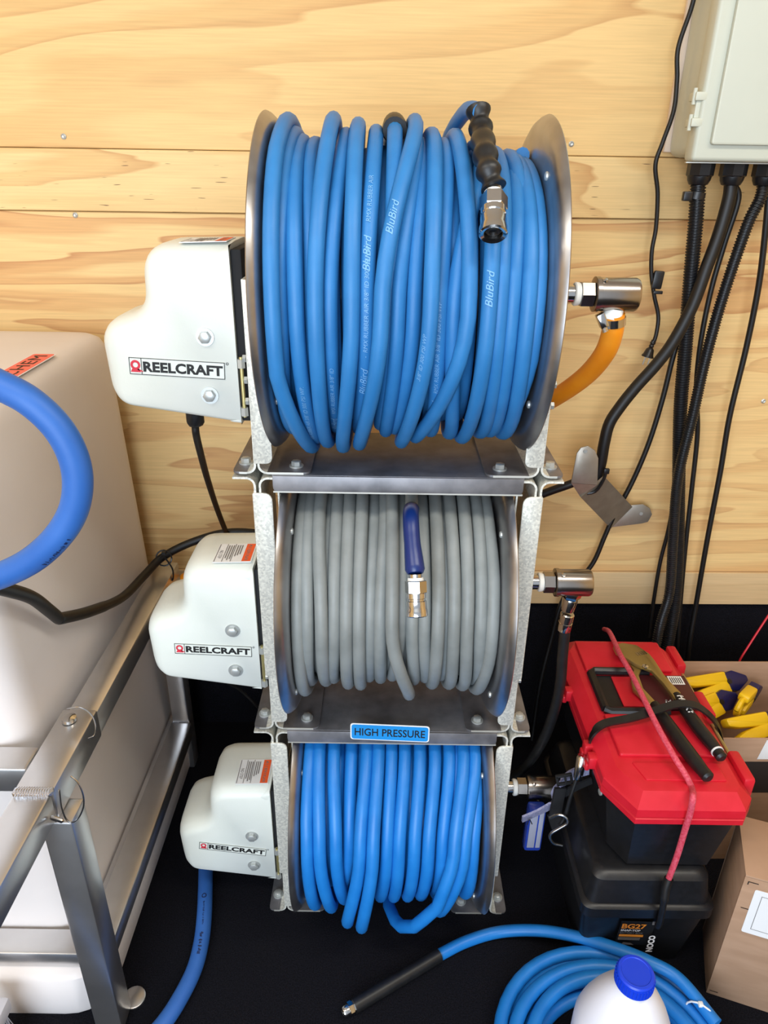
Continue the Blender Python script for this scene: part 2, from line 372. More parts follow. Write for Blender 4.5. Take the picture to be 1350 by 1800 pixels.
# ================================================================= hose reels
HS = 0.478                                  # stacking height
YC, ZC, RD = 0.10, 0.2436, 0.2235           # spool axis and flange radius
def half_round(x0, z0, x1, z1, r, n=5): pass
def make_reel(zb, xl, xr, label, stacked, tilt, lab_px, swivel_kind):
    T = thing('hose_reel', (0, 0.09, zb), label, 'hose reel', 'stacked motor-driven hose reels')
    Z = lambda z: zb + z
    for s in (-1, 1):
        # side stand: two bent sheets back to back
        for nm, xj, xe in (('outer_stand', 0.2065, 0.240), ('inner_stand', 0.2015, 0.127)):
            d = 1 if xe > xj else -1; bm = NB(); R = 0.012
            path = [(s*(xj + d*R*1.4), 0.0, Z(0.0018))] + [(s*(xj + d*R*(1-math.sin(a))), 0.0, Z(0.0018 + R*(1-math.cos(a)))) for a in [i*math.pi/16 for i in range(0, 9)]] + [(s*xj, 0.0, Z(0.27))]
            ribbon(bm, [(p[0], 0.095, p[2]) for p in path], 0.19, 0.0032, (0,1,0), 0)
            x0, x1 = sorted((s*(xj + d*R), s*xe)); lo_r = [0.0]*4
            poly = [(x0, 0.0), (x1, 0.0), (x1, 0.19), (x0, 0.19)]
            big = 1 if (x1 == s*xe) else 0
            lo_r[big] = 0.012; lo_r[3 - big] = 0.012
            st = mk(nm, bm, 'galvanised', T)
            bm = NB(); prism(bm, rounded(poly, lo_r, 4), (0, 0, Z(0.0002)), (1,0,0), (0,1,0), (0,0,1), 0.0032); mk('foot_plate', bm, 'grey_steel', st)
            ec = s*(xe - d*0.010); bm = NB(); box2(bm, (min(x0, ec) if big == 1 else ec - 0.0, -0.0008, Z(0.0001)), (ec if big == 1 else x1, 0.0004, Z(0.0033))); mk('foot_edge', bm, 'sheet_edge', st)
        # rolled front edge of the stand
        bm = NB(); xa, xb = sorted((s*0.2075, s*0.181))
        rr = [0.0, 0.0, 0.003, 0.003]; rr[1 if s < 0 else 0] = 0.011
        prism(bm, rounded([(xa, 0.016), (xb, 0.016), (xb, 0.27), (xa, 0.27)], rr, 5), (0, -0.001, zb), (1,0,0), (0,0,1), (0,1,0), 0.0035, 0.001)
        box2(bm, (s*0.2085 if s < 0 else s*0.2045, 0.0, Z(0.018)), (s*0.2045 if s < 0 else s*0.2085, 0.03, Z(0.27)), 0.001)
        mk('front_edge', bm, 'galvanised', T)
        for bx, by in ((0.226, 0.034), (0.150, 0.024)):
            bm = NB(); hexbolt(bm, (s*bx, by, Z(0.0034)), (0,0,1), 0.0072, 0.009, True, (1,0.3,0)); mk('foot_bolt', bm, 'zinc_bolt', T)
        for bz in (0.165, 0.135, 0.105):
            bm = NB(); hexbolt(bm, (s*0.2095, 0.012, Z(bz)), (s,0,0), 0.0055, 0.006, False); mk('side_bolt', bm, 'zinc_bolt', T)
        if stacked:
            bm = NB(); xa, xb = sorted((s*0.2125, s*0.1835)); rr = [0.003]*4
            rr[1 if s < 0 else 0] = 0.010; rr[2 if s < 0 else 3] = 0.014
            prism(bm, rounded([(xa, 0.118), (xb, 0.118), (xb, HS-0.028), (xa, HS-0.028)], rr, 5), (0, -0.0055, zb), (1,0,0), (0,0,1), (0,1,0), 0.004, 0.0014)
            xs, xe = sorted((s*0.2090, s*0.2128)); box2(bm, (xs, -0.003, Z(0.12)), (xe, 0.18, Z(HS-0.03)), 0.001)
            for xj, xe, R in ((0.2085, 0.240, 0.012), (0.2010, 0.172, 0.012)):
                d = 1 if xe > xj else -1
                path = [(s*xj, Z(HS-0.042))] + [(s*(xj + d*R*(1-math.cos(a))), Z(HS-0.0055-R*(1-math.sin(a)))) for a in [i*math.pi/16 for i in range(0, 9)]] + [(s*xe, Z(HS-0.0055))]
                ribbon(bm, [(p[0], 0.092, p[1]) for p in path], 0.19, 0.0032, (0,1,0), 0)
            mk('stacking_bracket', bm, 'galvanised', T)
            bm = NB(); prism(bm, [(0.0, 0), (0.012, 0), (0.010, -0.10), (0.006, -0.13)], (s*0.1745, 0.004, Z(HS-0.006)), (0,1,0), (0,0,1), (s,0,0), 0.0025); mk('gusset', bm, 'galvanised', T)
            bm = NB(); hexbolt(bm, (s*0.186, 0.02, Z(HS-0.0075)), (0,0,-1), 0.0065, 0.007, False); mk('stack_nut', bm, 'zinc_bolt', T)
    if stacked:
        bm = NB(); box2(bm, (-0.183, -0.001, Z(HS-0.0035)), (0.183, 0.19, Z(HS-0.0003)), 0.0008)
        prism(bm, rounded([(-0.182, 0.0), (-0.182, -0.026), (0.182, -0.026), (0.182, 0.0)], [0, 0.010, 0.010, 0], 5), (0, -0.0045, Z(HS-0.0008)), (1,0,0), (0,0,1), (0,1,0), 0.0035, 0.0008)
        mk('shelf_plate', bm, 'grey_steel', T)
        bm = NB(); prism(bm, rounded([(-0.1815, 0.0), (-0.1815, -0.0022), (0.1815, -0.0022), (0.1815, 0.0)], 0), (0, -0.0047, Z(HS-0.0246)), (1,0,0), (0,0,1), (0,1,0), 0.0036); mk('shelf_edge', bm, 'sheet_edge', T)
    # spool
    for s, xo in ((-1, xl), (1, xr)):
        xi = xo - s*0.016; bm = NB()
        prof = [(0.0005, 0.02), (0.0, 0.09), (0, 0.198), (0.0022, 0.209), (0.006, 0.2165), (0.0115, 0.2215), (0.016, 0.2235), (0.0172, 0.2226), (0.0165, 0.2212), (0.012, 0.2192), (0.007, 0.2145), (0.0035, 0.207), (0.002, 0.198), (0.002, 0.02)]
        lathe(bm, prof, (xi, YC, Z(ZC)), (s,0,0), 96); f_ = mk('flange', bm, 'flange_steel', T, angle=60)
        for k in range(4):
            a = math.radians(38 + 90*k); bm = NB()
            lathe(bm, [(0, 0.0055), (0.002, 0.005), (0.003, 0.003), (0.0032, 0)], (xi, YC - 0.192*math.sin(a), Z(ZC) + 0.192*math.cos(a)), (-s,0,0), 12); mk('rivet', bm, 'zinc_bolt', f_)
    bm = NB(); lathe(bm, [(0, 0.095), (xr-xl-0.034, 0.095)], (xl+0.017, YC, Z(ZC)), (1,0,0), 48); mk('drum', bm, 'grey_steel', T)
    bm = NB(); lathe(bm, [(0, 0.014), (0.395, 0.014)], (-0.205, YC, Z(ZC)), (1,0,0), 20); mk('axle', bm, 'nickel', T)
    # motor cover
    O0 = rounded([(-0.225, 0.066), (-0.225, 0.312), (-0.345, 0.309), (-0.349, 0.224), (-0.416, 0.206), (-0.411, 0.093)], [0.002, 0.002, 0.044, 0.036, 0.042, 0.040], 8)
    rings = []
    for yy, ins in ((0.163, 0.030), (0.155, 0.012), (0.143, 0.003), (0.125, 0.0), (0.066, 0.0), (0.048, 0.0012), (0.036, 0.004), (0.026, 0.009), (0.020, 0.016), (0.018, 0.024)):
        q = inset(O0, ins); rings.append([(-0.225 if a[0] > -0.2255 else min(b[0], -0.2255), yy, Z(b[1] if b[1] > 0.14 else a[1] + (b[1]-a[1])*(0.4 if a[1] < 0.112 else 0.4+0.6*(a[1]-0.112)/0.028))) for a, b in zip(O0, q)])
    bm = NB(); loft(bm, rings); CV = mk('motor_cover', bm, 'cover_white', T, angle=60)
    bm = NB(); box2(bm, (-0.2245, 0.024, Z(0.072)), (-0.2105, 0.148, Z(0.304)), 0.002); mk('gear_housing', bm, 'webbing_black', T)
    for bx, bz in ((-0.2655, 0.192), (-0.2665, 0.111)):
        bm = NB(); hexbolt(bm, (bx, 0.0185, Z(bz)), (0,-1,0), 0.0085, 0.008, True, (0.5,0,1)); mk('cover_bolt', bm, 'zinc_bolt', CV)
    bm = NB(); lathe(bm, [(0, 0.0026), (0.085, 0.0026)], (-0.2180, 0.012, Z(0.082)), (0,0,1), 10); tr = mk('tie_rod', bm, 'yellow_zinc', T)
    for z in (0.084, 0.152):
        bm = NB(); lathe(bm, [(0, 0.0055), (0.012, 0.0055)], (-0.2180, 0.012, Z(z)), (0,0,1), 6); mk('nut', bm, 'zinc_bolt', tr)
    # name plate on the cover face
    A, B = Vector(lab_px[0]), Vector(lab_px[1]); yv = 0.0172
    U = (B - A); U.y = 0; Lw = U.length; U.normalize(); V = Vector((-U.z, 0, U.x)); Hh = lab_px[2]
    O = Vector((A.x, yv, A.z))
    def P(u, v, dy=0): return O + U*u + V*v + Vector((0, -dy, 0))
    bm = NB(); prism(bm, [(0,0),(Lw,0),(Lw,Hh),(0,Hh)], O, U, V, (0,1,0), 0.0007); NP = mk('name_plate', bm, 'cover_white', CV, smooth=False)
    bm = NB(); t_ = 0.0009
    for u0, v0, u1, v1 in ((0,0,Lw,t_), (0,Hh-t_,Lw,Hh), (0,0,t_,Hh), (Lw-t_,0,Lw,Hh), (Lw*0.125,0,Lw*0.125+t_,Hh)):
        add(bm, [P(u0,v0,0.0004), P(u1,v0,0.0004), P(u1,v1,0.0004), P(u0,v1,0.0004)], [(0,1,2,3)])
    text(bm, 'REELCRAFT', P(Lw*0.145, Hh*0.18, 0.0004), U, V, Hh*0.62, Lw*0.835, 0.04, 0, 1.02)
    text(bm, 'o', P(Lw*1.012, Hh*0.86, 0.0002), U, V, Hh*0.16, None, 0.0)
    mk('lettering', bm, 'ink_black', NP, smooth=False)
    bm = NB(); c = (Lw*0.065, Hh*0.56); n = 20; ro, ri = Hh*0.29, Hh*0.15
    for k in range(n):
        a0, a1 = 2*math.pi*k/n, 2*math.pi*(k+1)/n
        add(bm, [P(c[0]+r*math.cos(a), c[1]+r*math.sin(a), 0.0004) for r, a in ((ri,a0),(ro,a0),(ro,a1),(ri,a1))], [(0,1,2,3)])
    add(bm, [P(c[0]+x*Hh, c[1]+y*Hh, 0.0005) for x, y in ((-0.30,-0.42),(0.30,-0.42),(0.17,-0.18),(-0.17,-0.18))], [(0,1,2,3)])
    add(bm, [P(c[0]+x*Hh, c[1]+y*Hh, 0.0005) for x, y in ((0.12,-0.20),(0.42,-0.34),(0.42,-0.40),(0.12,-0.30))], [(0,1,2,3)])
    mk('emblem', bm, 'red_ink', NP, smooth=False)
    # attention sticker on the top of the cover
    zt = Z(0.3125)
    def Q(u, v, dz=0.0): return (-0.292 + u*0.062, 0.034 + v*0.062, zt - 0.0023*(1-u) + 0.0006 + dz)
    bm = NB(); add(bm, [Q(0,0), Q(1,0), Q(1,1), Q(0,1)] + [Q(0,0,-0.001), Q(1,0,-0.001), Q(1,1,-0.001), Q(0,1,-0.001)], [(0,1,2,3),(4,7,6,5),(0,4,5,1),(1,5,6,2),(2,6,7,3),(3,7,4,0)]); ST = mk('warning_sticker', bm, 'white_paper', CV, smooth=False)
    bm = NB(); add(bm, [Q(0.74,0.03,0.0003), Q(0.97,0.03,0.0003), Q(0.97,0.97,0.0003), Q(0.74,0.97,0.0003)], [(0,1,2,3)]); mk('warning_band', bm, 'orange_ink', ST, smooth=False)
    bm = NB()
    text(bm, 'ATTENTION', Q(0.80,0.92,0.0005), (0,-1,0), (1,0,0), 0.009, 0.052, 0.02)
    for u in (0.02, 0.22, 0.44):
        add(bm, [Q(u,0.03,0.0004), Q(u+0.02,0.03,0.0004), Q(u+0.02,0.97,0.0004), Q(u,0.97,0.0004)], [(0,1,2,3)])
    text(bm, 'NO STEP', Q(0.08,0.62,0.0005), (0,-1,0), (1,0,0), 0.006, 0.026, 0.0)
    for k, (u, v0, v1) in enumerate(((0.27,0.2,0.9),(0.33,0.1,0.9),(0.39,0.15,0.9),(0.50,0.3,0.9),(0.56,0.35,0.9),(0.62,0.4,0.9))):
        add(bm, [Q(u,v0,0.0004), Q(u+0.03,v0,0.0004), Q(u+0.03,v1,0.0004), Q(u,v1,0.0004)], [(0,1,2,3)])
    mk('lettering', bm, 'ink_grey', ST, smooth=False)
    # inlet swivel
    ax = (0.0, YC, Z(ZC))
    bm = NB(); lathe(bm, [(0.255, 0.015), (0.2555, 0.0185), (0.273, 0.0185), (0.2745, 0.016)], ax, (1,0,0), 6, (0,-0.5,1)); SW0 = NB()
    lathe(SW0, [(0.2745, 0.022), (0.275, 0.0245), (0.281, 0.0245), (0.2815, 0.0233), (0.333, 0.0233), (0.3365, 0.0215), (0.337, 0.0)], ax, (1,0,0), 40)
    SW = mk('swivel', SW0, 'nickel', T); mk('swivel_nut', bm, 'nickel', SW)
    bm = NB(); lathe(bm, [(0.200, 0.0175), (0.217, 0.0175), (0.218, 0.0125), (0.2555, 0.0125)], ax, (1,0,0), 24); mk('nipple', bm, 'chrome', SW)
    bm = NB(); lathe(bm, [(0.246, 0.0150), (0.2475, 0.0165), (0.2525, 0.0160), (0.2548, 0.0148)], ax, (1,0,0), 24); mk('thread_tape', bm, 'ptfe_tape', SW)
    bm = NB(); lathe(bm, [(0.2095, 0.032), (0.2165, 0.032), (0.2185, 0.026)], ax, (1,0,0), 28); mk('hub_bearing', bm, 'black_plastic', T)
    a_ = math.radians(28); dv = Vector((0, -math.sin(a_), math.cos(a_)))
    bm = NB(); lathe(bm, [(0, 0.0045), (0.0018, 0.004), (0.0025, 0.0015), (0.0025, 0)], Vector(ax) + Vector((0.285,0,0)) + dv*0.0232, dv, 12); mk('set_screw', bm, 'chrome', SW)
    if swivel_kind == 'barb':
        bm = NB(); lathe(bm, [(0.020, 0.014), (0.026, 0.014), (0.030, 0.0155), (0.034, 0.0150)], (0.309, YC, Z(ZC)), (-0.12,-0.05,-1), 20); mk('outlet', bm, 'ptfe_tape', SW)
    elif swivel_kind == 'crimp':
        d = Vector((-0.10,-0.02,-1)).normalized(); o = Vector((0.309, YC, Z(ZC)))
        bm = NB(); lathe(bm, [(0.018, 0.0175), (0.028, 0.0165), (0.032, 0.013)], o, d, 6); lathe(bm, [(0.031, 0.0125), (0.036, 0.0135), (0.050, 0.0120), (0.055, 0.0115)], o, d, 20); mk('outlet', bm, 'chrome', SW)
    else:
        bm = NB(); lathe(bm, [(0.018, 0.014), (0.034, 0.014)], (0.309, YC, Z(ZC)), (0,0.3,-1), 16); mk('outlet', bm, 'nickel', SW)
    return T
def labpx(a, b): return a, b
REELS = [
 make_reel(0.956, -0.1784, 0.1835, 'topmost hose reel of the stack, white motor cover against the plywood', False, 0, ((-0.3741, 0.0180, 1.0960), (-0.2430, 0.0180, 1.0899), 0.0235), 'barb'),
 make_reel(0.478, -0.1720, 0.1699, 'middle hose reel of the stack, wound with grey hose', True, 0, ((-0.3652, 0.0180, 0.6228), (-0.2372, 0.0180, 0.6180), 0.0205), 'crimp'),
 make_reel(0.0, -0.1732, 0.1767, 'lowest hose reel of the stack, standing on the black floor', True, 0, ((-0.3711, 0.0180, 0.1563), (-0.2421, 0.0180, 0.1382), 0.019), 'plain')]
# strain relief and grommet under the top cover
T0 = REELS[0]; p = Vector((-0.3023, 0.0600, 1.0194))
bm = NB(); lathe(bm, [(0.0, 0.0135), (0.022, 0.0135), (0.027, 0.0105)], (p.x, 0.06, p.z+0.016), (0,0,-1), 8); mk('cable_gland', bm, 'black_plastic', T0)
bm = NB(); lathe(bm, [(0.0, 0.021), (0.004, 0.020), (0.008, 0.012), (0.009, 0)], (-0.3640, 0.0750, 1.0410), (0,0,-1), 24); mk('grommet', bm, 'black_plastic', T0)
# HIGH PRESSURE sticker on the lip of the lower reel's shelf
a_ = Vector((-0.0723, -0.0046, 0.4658)); b_ = Vector((0.0644, -0.0046, 0.4606)); c_ = Vector((-0.0721, -0.0046, 0.4989))
U = (b_-a_).normalized(); Lw = (b_-a_).length; tl = Vector((0, 0.04, 1)).normalized(); Hh = 0.0345
nv = U.cross(tl); O = a_ + Vector((0,-0.0022,-0.002))
bm = NB(); prism(bm, rounded([(0,0),(Lw,0),(Lw,Hh),(0,Hh)], 0.006), O, U, tl, -nv, 0.0008); HP = mk('pressure_sticker', bm, 'white_paper', REELS[2], smooth=False); setp(HP, 'blue HIGH PRESSURE sticker with a white edge')
bm = NB(); prism(bm, rounded([(0.0022,0.0022),(Lw-0.0022,0.0022),(Lw-0.0022,Hh-0.0022),(0.0022,Hh-0.0022)], 0.005), O + nv*0.0008, U, tl, -nv, 0.0006); mk('blue_field', bm, 'label_blue', HP, smooth=False)
bm = NB(); text(bm, 'HIGH PRESSURE', O + nv*0.0011 + U*Lw*0.055 + tl*Hh*0.28, U, tl, Hh*0.46, Lw*0.89, 0.012); mk('lettering', bm, 'ink_black', HP, smooth=False)

# ================================================================= wound hoses
def ease(a, b, t): t = t*t*(3-2*t); return a + (b-a)*t
def keyed(keys, ph):
    """keys: sorted list (phi, x, r)"""
    if ph <= keys[0][0]: return keys[0][1:]
    for a, b in zip(keys, keys[1:]):
        if ph <= b[0]:
            t = (ph-a[0])/(b[0]-a[0]); return ease(a[1], b[1], t), ease(a[2], b[2], t)
    return keys[-1][1:]
class Wind:
    lim = (-1, 1)
    def __init__(s, zb, turns, rh, base, bot_ang, top_ang=14, mid_ang=88, tail=None, seed=1, xr=(-0.150, 0.150), nin=15, rin=None):
        s.zb = zb; s.rh = rh; s.keys = []
        rnd = random.Random(seed)
        for k, (xt, xm, xb, rt, rm, rb) in enumerate(turns):
            o = 360*k
            s.keys += [(o+top_ang, xt, rt-rh), (o+mid_ang, xm, rm-rh), (o+bot_ang, xb, rb-rh), (o+225, (xb*2+xt)/3, min(rb, 0.205)-rh-0.004)]
        s.n = len(turns)
        if tail: s.keys += [(360*s.n + a, x, r-rh) for a, x, r in tail]
        s.end = s.keys[-1][0]
        s.inner = []
        N = nin*40
        for i in range(N+1):
            ph = math.radians(360*nin*i/N); x = xr[0] + (xr[1]-xr[0])*i/N
            r_ = (rin or base-0.03) - rh + 0.002*math.sin(i*0.37)
            s.inner.append(Vector((x, YC - r_*math.sin(ph), zb+ZC + r_*math.cos(ph))))
    def at(s, ph):
        x, r = keyed(s.keys, ph); a = math.radians(ph); x = max(s.lim[0] + s.rh + 0.0165, min(s.lim[1] - s.rh - 0.0165, x))
        return Vector((x, YC - r*math.sin(a), s.zb+ZC + r*math.cos(a)))
    def path(s, a, b, step=7.5):
        n = max(2, int((b-a)/step)); return [s.at(a + (b-a)*i/n) for i in range(n+1)]
    def mesh(s, n=12):
        bm = NB(); tube(bm, s.path(s.keys[0][0]-100, s.end), s.rh, n); tube(bm, s.inner, s.rh, 10); return bm
    def print_text(s, bm, txt, turn, ph0, height, side=0.0, bold=0.0, shear=0.3, gap=0.00025, spacing=1.0):
        """lettering wrapped on the hose, reading upwards from angle ph0 of the given turn"""
        vv, ff, wd = text_geo_cut(txt, bold, shear, spacing); out = []
        r0 = keyed(s.keys, 360*turn + ph0)[1]
        for x, y in vv:
            ph = 360*turn + ph0 - math.degrees(x*height/r0)
            p = s.at(ph); t = (s.at(ph-1.0) - s.at(ph+1.0)).normalized()
            rad = (p - Vector((p.x, YC, s.zb+ZC))).normalized(); rad = (rad - t*rad.dot(t)).normalized(); sd = rad.cross(t).normalized()
            if sd.x > 0: sd = -sd
            al = side + (y-0.5)*height/s.rh
            out.append(p + (rad*math.cos(al) + sd*math.sin(al))*(s.rh+gap))
        add(bm, out, ff)
def coupler(bm, o, d, sc=1.0):
    pass
H1 = [  # topmost reel: x at top, front and bottom, outer radius at each
 (-0.1501, -0.1599, -0.1260, .222, .222, .233),
 (-0.1432, -0.1449, -0.1571, .207, .205, .206),
 (-0.1328, -0.1260, -0.1192, .198, .212, .219),
 (-0.1160, -0.1094, -0.1162, .195, .198, .198),
 (-0.0913, -0.1032, -0.1028, .224, .218, .225),
 (-0.0752, -0.0869, -0.0900, .206, .206, .203),
 (-0.0597, -0.0608, -0.0804, .218, .219, .232),
 (-0.0366, -0.0439, -0.0571, .210, .211, .206),
 (-0.0135, -0.0148, -0.0274, .219, .200, .198),
 (0.0123, -0.0263, -0.0571, .223, .224, .228),
 (0.0154, -0.0074, -0.0191, .200, .205, .208),
 (0.0224, 0.0112, -0.0059, .196, .200, .204),
 (0.0349, 0.0304, 0.0036, .208, .220, .224),
 (0.0511, 0.0422, 0.0463, .196, .200, .207),
 (0.0652, 0.0746, 0.0242, .207, .216, .216),
 (0.0962, 0.0587, 0.0736, .196, .201, .210),
 (0.1049, 0.0981, 0.0920, .198, .216, .216),
 (0.1176, 0.1117, 0.1187, .187, .209, .208),
 (0.1361, 0.1267, 0.1324, .180, .205, .206),
 (0.1462, 0.1449, 0.1520, .178, .208, .209),
 (0.1612, 0.1593, 0.1461, .174, .199, .202)]
W1 = Wind(0.956, H1, 0.0097, 0.205, 160, tail=[(-30, 0.0626, .225), (4, 0.0808, .237), (16, 0.0898, .239)], seed=3, rin=0.184, xr=(-0.152, 0.156))
W1.lim = (-0.1784, 0.1835)
E1 = thing('hose', (0, YC, 0.956+0.02), 'matt blue air hose wound on the topmost reel, with black ribbed cuff', 'hose', 'hoses wound on the reels')
mk('hose_winding', W1.mesh(), 'blue_rubber', E1)
for txt, turn, ph, side in (('BluBird   RMX RUBBER AIR', 7, 76, 0.1), ('BluBird', 9, 66, 0.15), ('BluBird  -  RMX RUBBER AIR 3/8" ID 300 PSI WP', 7, 118, 0.0), ('BluBird  RMX RUBBER AIR 3/8" ID', 5, 146, -0.1), ('RMX RUBBER AIR 3/8" ID 300 PSI WP.', 2, 146, 0.0),
        ('BluBird', 16, 86, 0.2), ('BluBird  RMX RUBBER AIR 3/8" ID 300 PSI WP', 13, 134, 0.1), ('3/8" ID 300 PSI WP', 12, 110, 0.6)):
    big = txt.startswith('BluBird')
    if big:
        bm = NB(); W1.print_text(bm, 'BluBird', turn, ph, 0.0088, side, 0.006, 0.35)
        if len(txt) > 8: W1.print_text(bm, txt[8:].strip(), turn, ph-15, 0.0052, side, 0.0, 0.2)
    else: bm = NB(); W1.print_text(bm, txt, turn, ph, 0.0052, side, 0.0, 0.25)
    mk('hose_lettering', bm, 'hose_print', E1, smooth=False)
# black sleeve on one turn
sp = W1.path(360*8-12, 360*8+17, 2); bm = NB(); tube(bm, sp, lambda t: 0.0142 if t < 0.8 else 0.0150, 20); mk('sleeve', bm, 'black_rubber', E1)
# ribbed cuff and quick coupling at the end
q0 = W1.at(W1.end-3); q1 = Vector((0.0963, -0.0850, 1.3386)); bm = NB()
cuff = catmull([q0, Vector((0.0917, 0.0300, 1.3984)), Vector((0.0888, -0.0350, 1.3781)), Vector((0.0895, -0.0720, 1.3584)), q1], 12)
def ribs(t): return 0.0135 + 0.0020*math.cos(2*math.pi*t*5.0) - 0.001*t
tube(bm, cuff, ribs, 20); mk('ribbed_cuff', bm, 'black_rubber', E1)
def quick_coupling(parent, o, d, sc=1.0):
    o = Vector(o); d = Vector(d).normalized()
    bm = NB(); lathe(bm, [(0, 0.0085*sc), (0.006*sc, 0.0085*sc)], o, d, 18); lathe(bm, [(0.008*sc, 0.0128*sc), (0.009*sc, 0.0138*sc), (0.023*sc, 0.0138*sc), (0.024*sc, 0.0128*sc)], o, d, 6); b = mk('coupling_body', bm, 'chrome', parent)
    bm = NB(); lathe(bm, [(0.0045*sc, 0.0098*sc), (0.0085*sc, 0.0104*sc)], o, d, 18); mk('thread_tape', bm, 'ptfe_tape', b)
    bm = NB(); lathe(bm, [(0.023*sc, 0.0112*sc), (0.024*sc, 0.0125*sc), (0.030*sc, 0.0125*sc), (0.031*sc, 0.0115*sc), (0.033*sc, 0.0115*sc), (0.034*sc, 0.0128*sc), (0.043*sc, 0.0130*sc), (0.045*sc, 0.0138*sc), (0.052*sc, 0.0140*sc), (0.0532*sc, 0.0125*sc), (0.0520*sc, 0.0095*sc), (0.046*sc, 0.0092*sc), (0.046*sc, 0.0)], o, d, 32); mk('coupling_collar', bm, 'chrome', b, angle=30)
    bm = NB(); lathe(bm, [(0.0462*sc, 0.0088*sc), (0.0495*sc, 0.0070*sc), (0.0505*sc, 0.0045*sc), (0.0475*sc, 0.003*sc), (0.0475*sc, 0)], o, d, 20); mk('coupling_seal', bm, 'black_rubber', b)
quick_coupling(E1, q1 + Vector((0,-0.001,-0.002)), Vector((0.0939, -0.1250, 1.2943)) - q1, 1.12)

def z4(zx, zy, Y): pass
G = 'hoses wound on the reels'
H2 = [
 (-0.1510, -0.1457, -0.1464, .180, .184, .196),
 (-0.1344, -0.1311, -0.1378, .182, .184, .180),
 (-0.1182, -0.1099, -0.1114, .186, .188, .180),
 (-0.1063, -0.1043, -0.1122, .170, .172, .170),
 (-0.0918, -0.0912, -0.0991, .181, .182, .175),
 (-0.0730, -0.0733, -0.0749, .184, .186, .184),
 (-0.0534, -0.0546, -0.0542, .186, .186, .185),
 (-0.0347, -0.0383, -0.0402, .176, .178, .172),
 (-0.0176, -0.0229, -0.0215, .182, .183, .174),
 (-0.0074, -0.0058, 0.0260, .190, .196, .200),
 (0.0079, 0.0075, -0.0019, .174, .176, .170),
 (0.0241, 0.0243, 0.0336, .178, .180, .176),
 (0.0394, 0.0430, 0.0527, .178, .180, .172),
 (0.0598, 0.0625, 0.0638, .186, .188, .182),
 (0.0709, 0.0749, 0.0799, .172, .174, .168),
 (0.0820, 0.0860, 0.0919, .186, .186, .182),
 (0.1032, 0.1055, 0.1146, .186, .186, .184),
 (0.1237, 0.1258, 0.1362, .180, .182, .176),
 (0.1397, 0.1453, 0.1376, .176, .184, .190)]
W2 = Wind(0.478, H2, 0.0100, 0.180, 139, top_ang=22, mid_ang=80, tail=[(-20, 0.0228, .200), (20, 0.0220, .204), (28, 0.0212, .208)], seed=5, rin=0.160, xr=(-0.146, 0.143))
W2.lim = (-0.1720, 0.1699)
E2 = thing('hose', (0, YC, 0.478+0.04), 'grey pressure hose wound on the middle reel, with navy sleeve', 'hose', G)
mk('hose_winding', W2.mesh(), 'grey_rubber', E2)
n0 = W2.at(W2.end-1); n1 = Vector((0.0237, -0.1180, 0.8629)); bm = NB()
tube(bm, [n0, (0.0178, -0.0500, 0.9181), (0.0190, -0.0820, 0.8988), n1], lambda t: 0.0115 + (0.0006 if t < 0.03 else 0) + 0.0024*max(0, (t-0.75)/0.25)**0.8 - (0.003 if t > 0.985 else 0), 18, 10); mk('bend_sleeve', bm, 'navy_sleeve', E2)
quick_coupling(E2, n1 + Vector((0,0.0,-0.001)), Vector((0.0267, -0.1400, 0.8163)) - n1, 1.08)

H3 = [
 (-0.1506, -0.1439, -0.1372, .205, .212, .222),
 (-0.1286, -0.1223, -0.1069, .208, .214, .226),
 (-0.1026, -0.0941, -0.0833, .206, .212, .212),
 (-0.0717, -0.0721, -0.0892, .194, .196, .196),
 (-0.0437, -0.0523, -0.0759, .208, .222, .250),
 (-0.0227, -0.0301, -0.0496, .210, .226, .258),
 (0.0002, -0.0058, -0.0156, .205, .210, .207),
 (0.0242, 0.0149, 0.0095, .206, .211, .207),
 (0.0511, 0.0412, 0.0353, .206, .211, .206),
 (0.0781, 0.0656, 0.0600, .205, .210, .204),
 (0.1040, 0.0903, 0.0883, .203, .205, .200),
 (0.1170, 0.1045, 0.1192, .194, .196, .194),
 (0.1289, 0.1090, 0.0402, .208, .220, .256),
 (0.1498, 0.1274, 0.0953, .205, .212, .230),
 (0.1568, 0.1443, 0.1439, .198, .200, .200)]
W3 = Wind(0.0, H3, 0.0114, 0.205, 126, top_ang=25, mid_ang=75, seed=9, rin=0.180, xr=(-0.140, 0.140), nin=13)
# the slack turn hangs forward in a loop below its neighbours and returns to the left
o_ = 360*12; W3.keys = [k for k in W3.keys if not (o_ + 80 < k[0] < o_ + 360)]
W3.keys += [(o_+102, 0.0882, .236-.0114), (o_+120, 0.0461, .256-.0114), (o_+131, 0.0168, .256-.0114), (o_+143, 0.0008, .232-.0114), (o_+170, -0.0009, .205-.0114), (o_+250, 0.0829, .185-.0114)]
W3.keys.sort()
W3.lim = (-0.1732, 0.1767)
E3 = thing('hose', (0, YC, 0.02), 'bright blue hose wound on the lowest reel with slack turns hanging forward', 'hose', G)
mk('hose_winding', W3.mesh(), 'bright_blue_hose', E3)

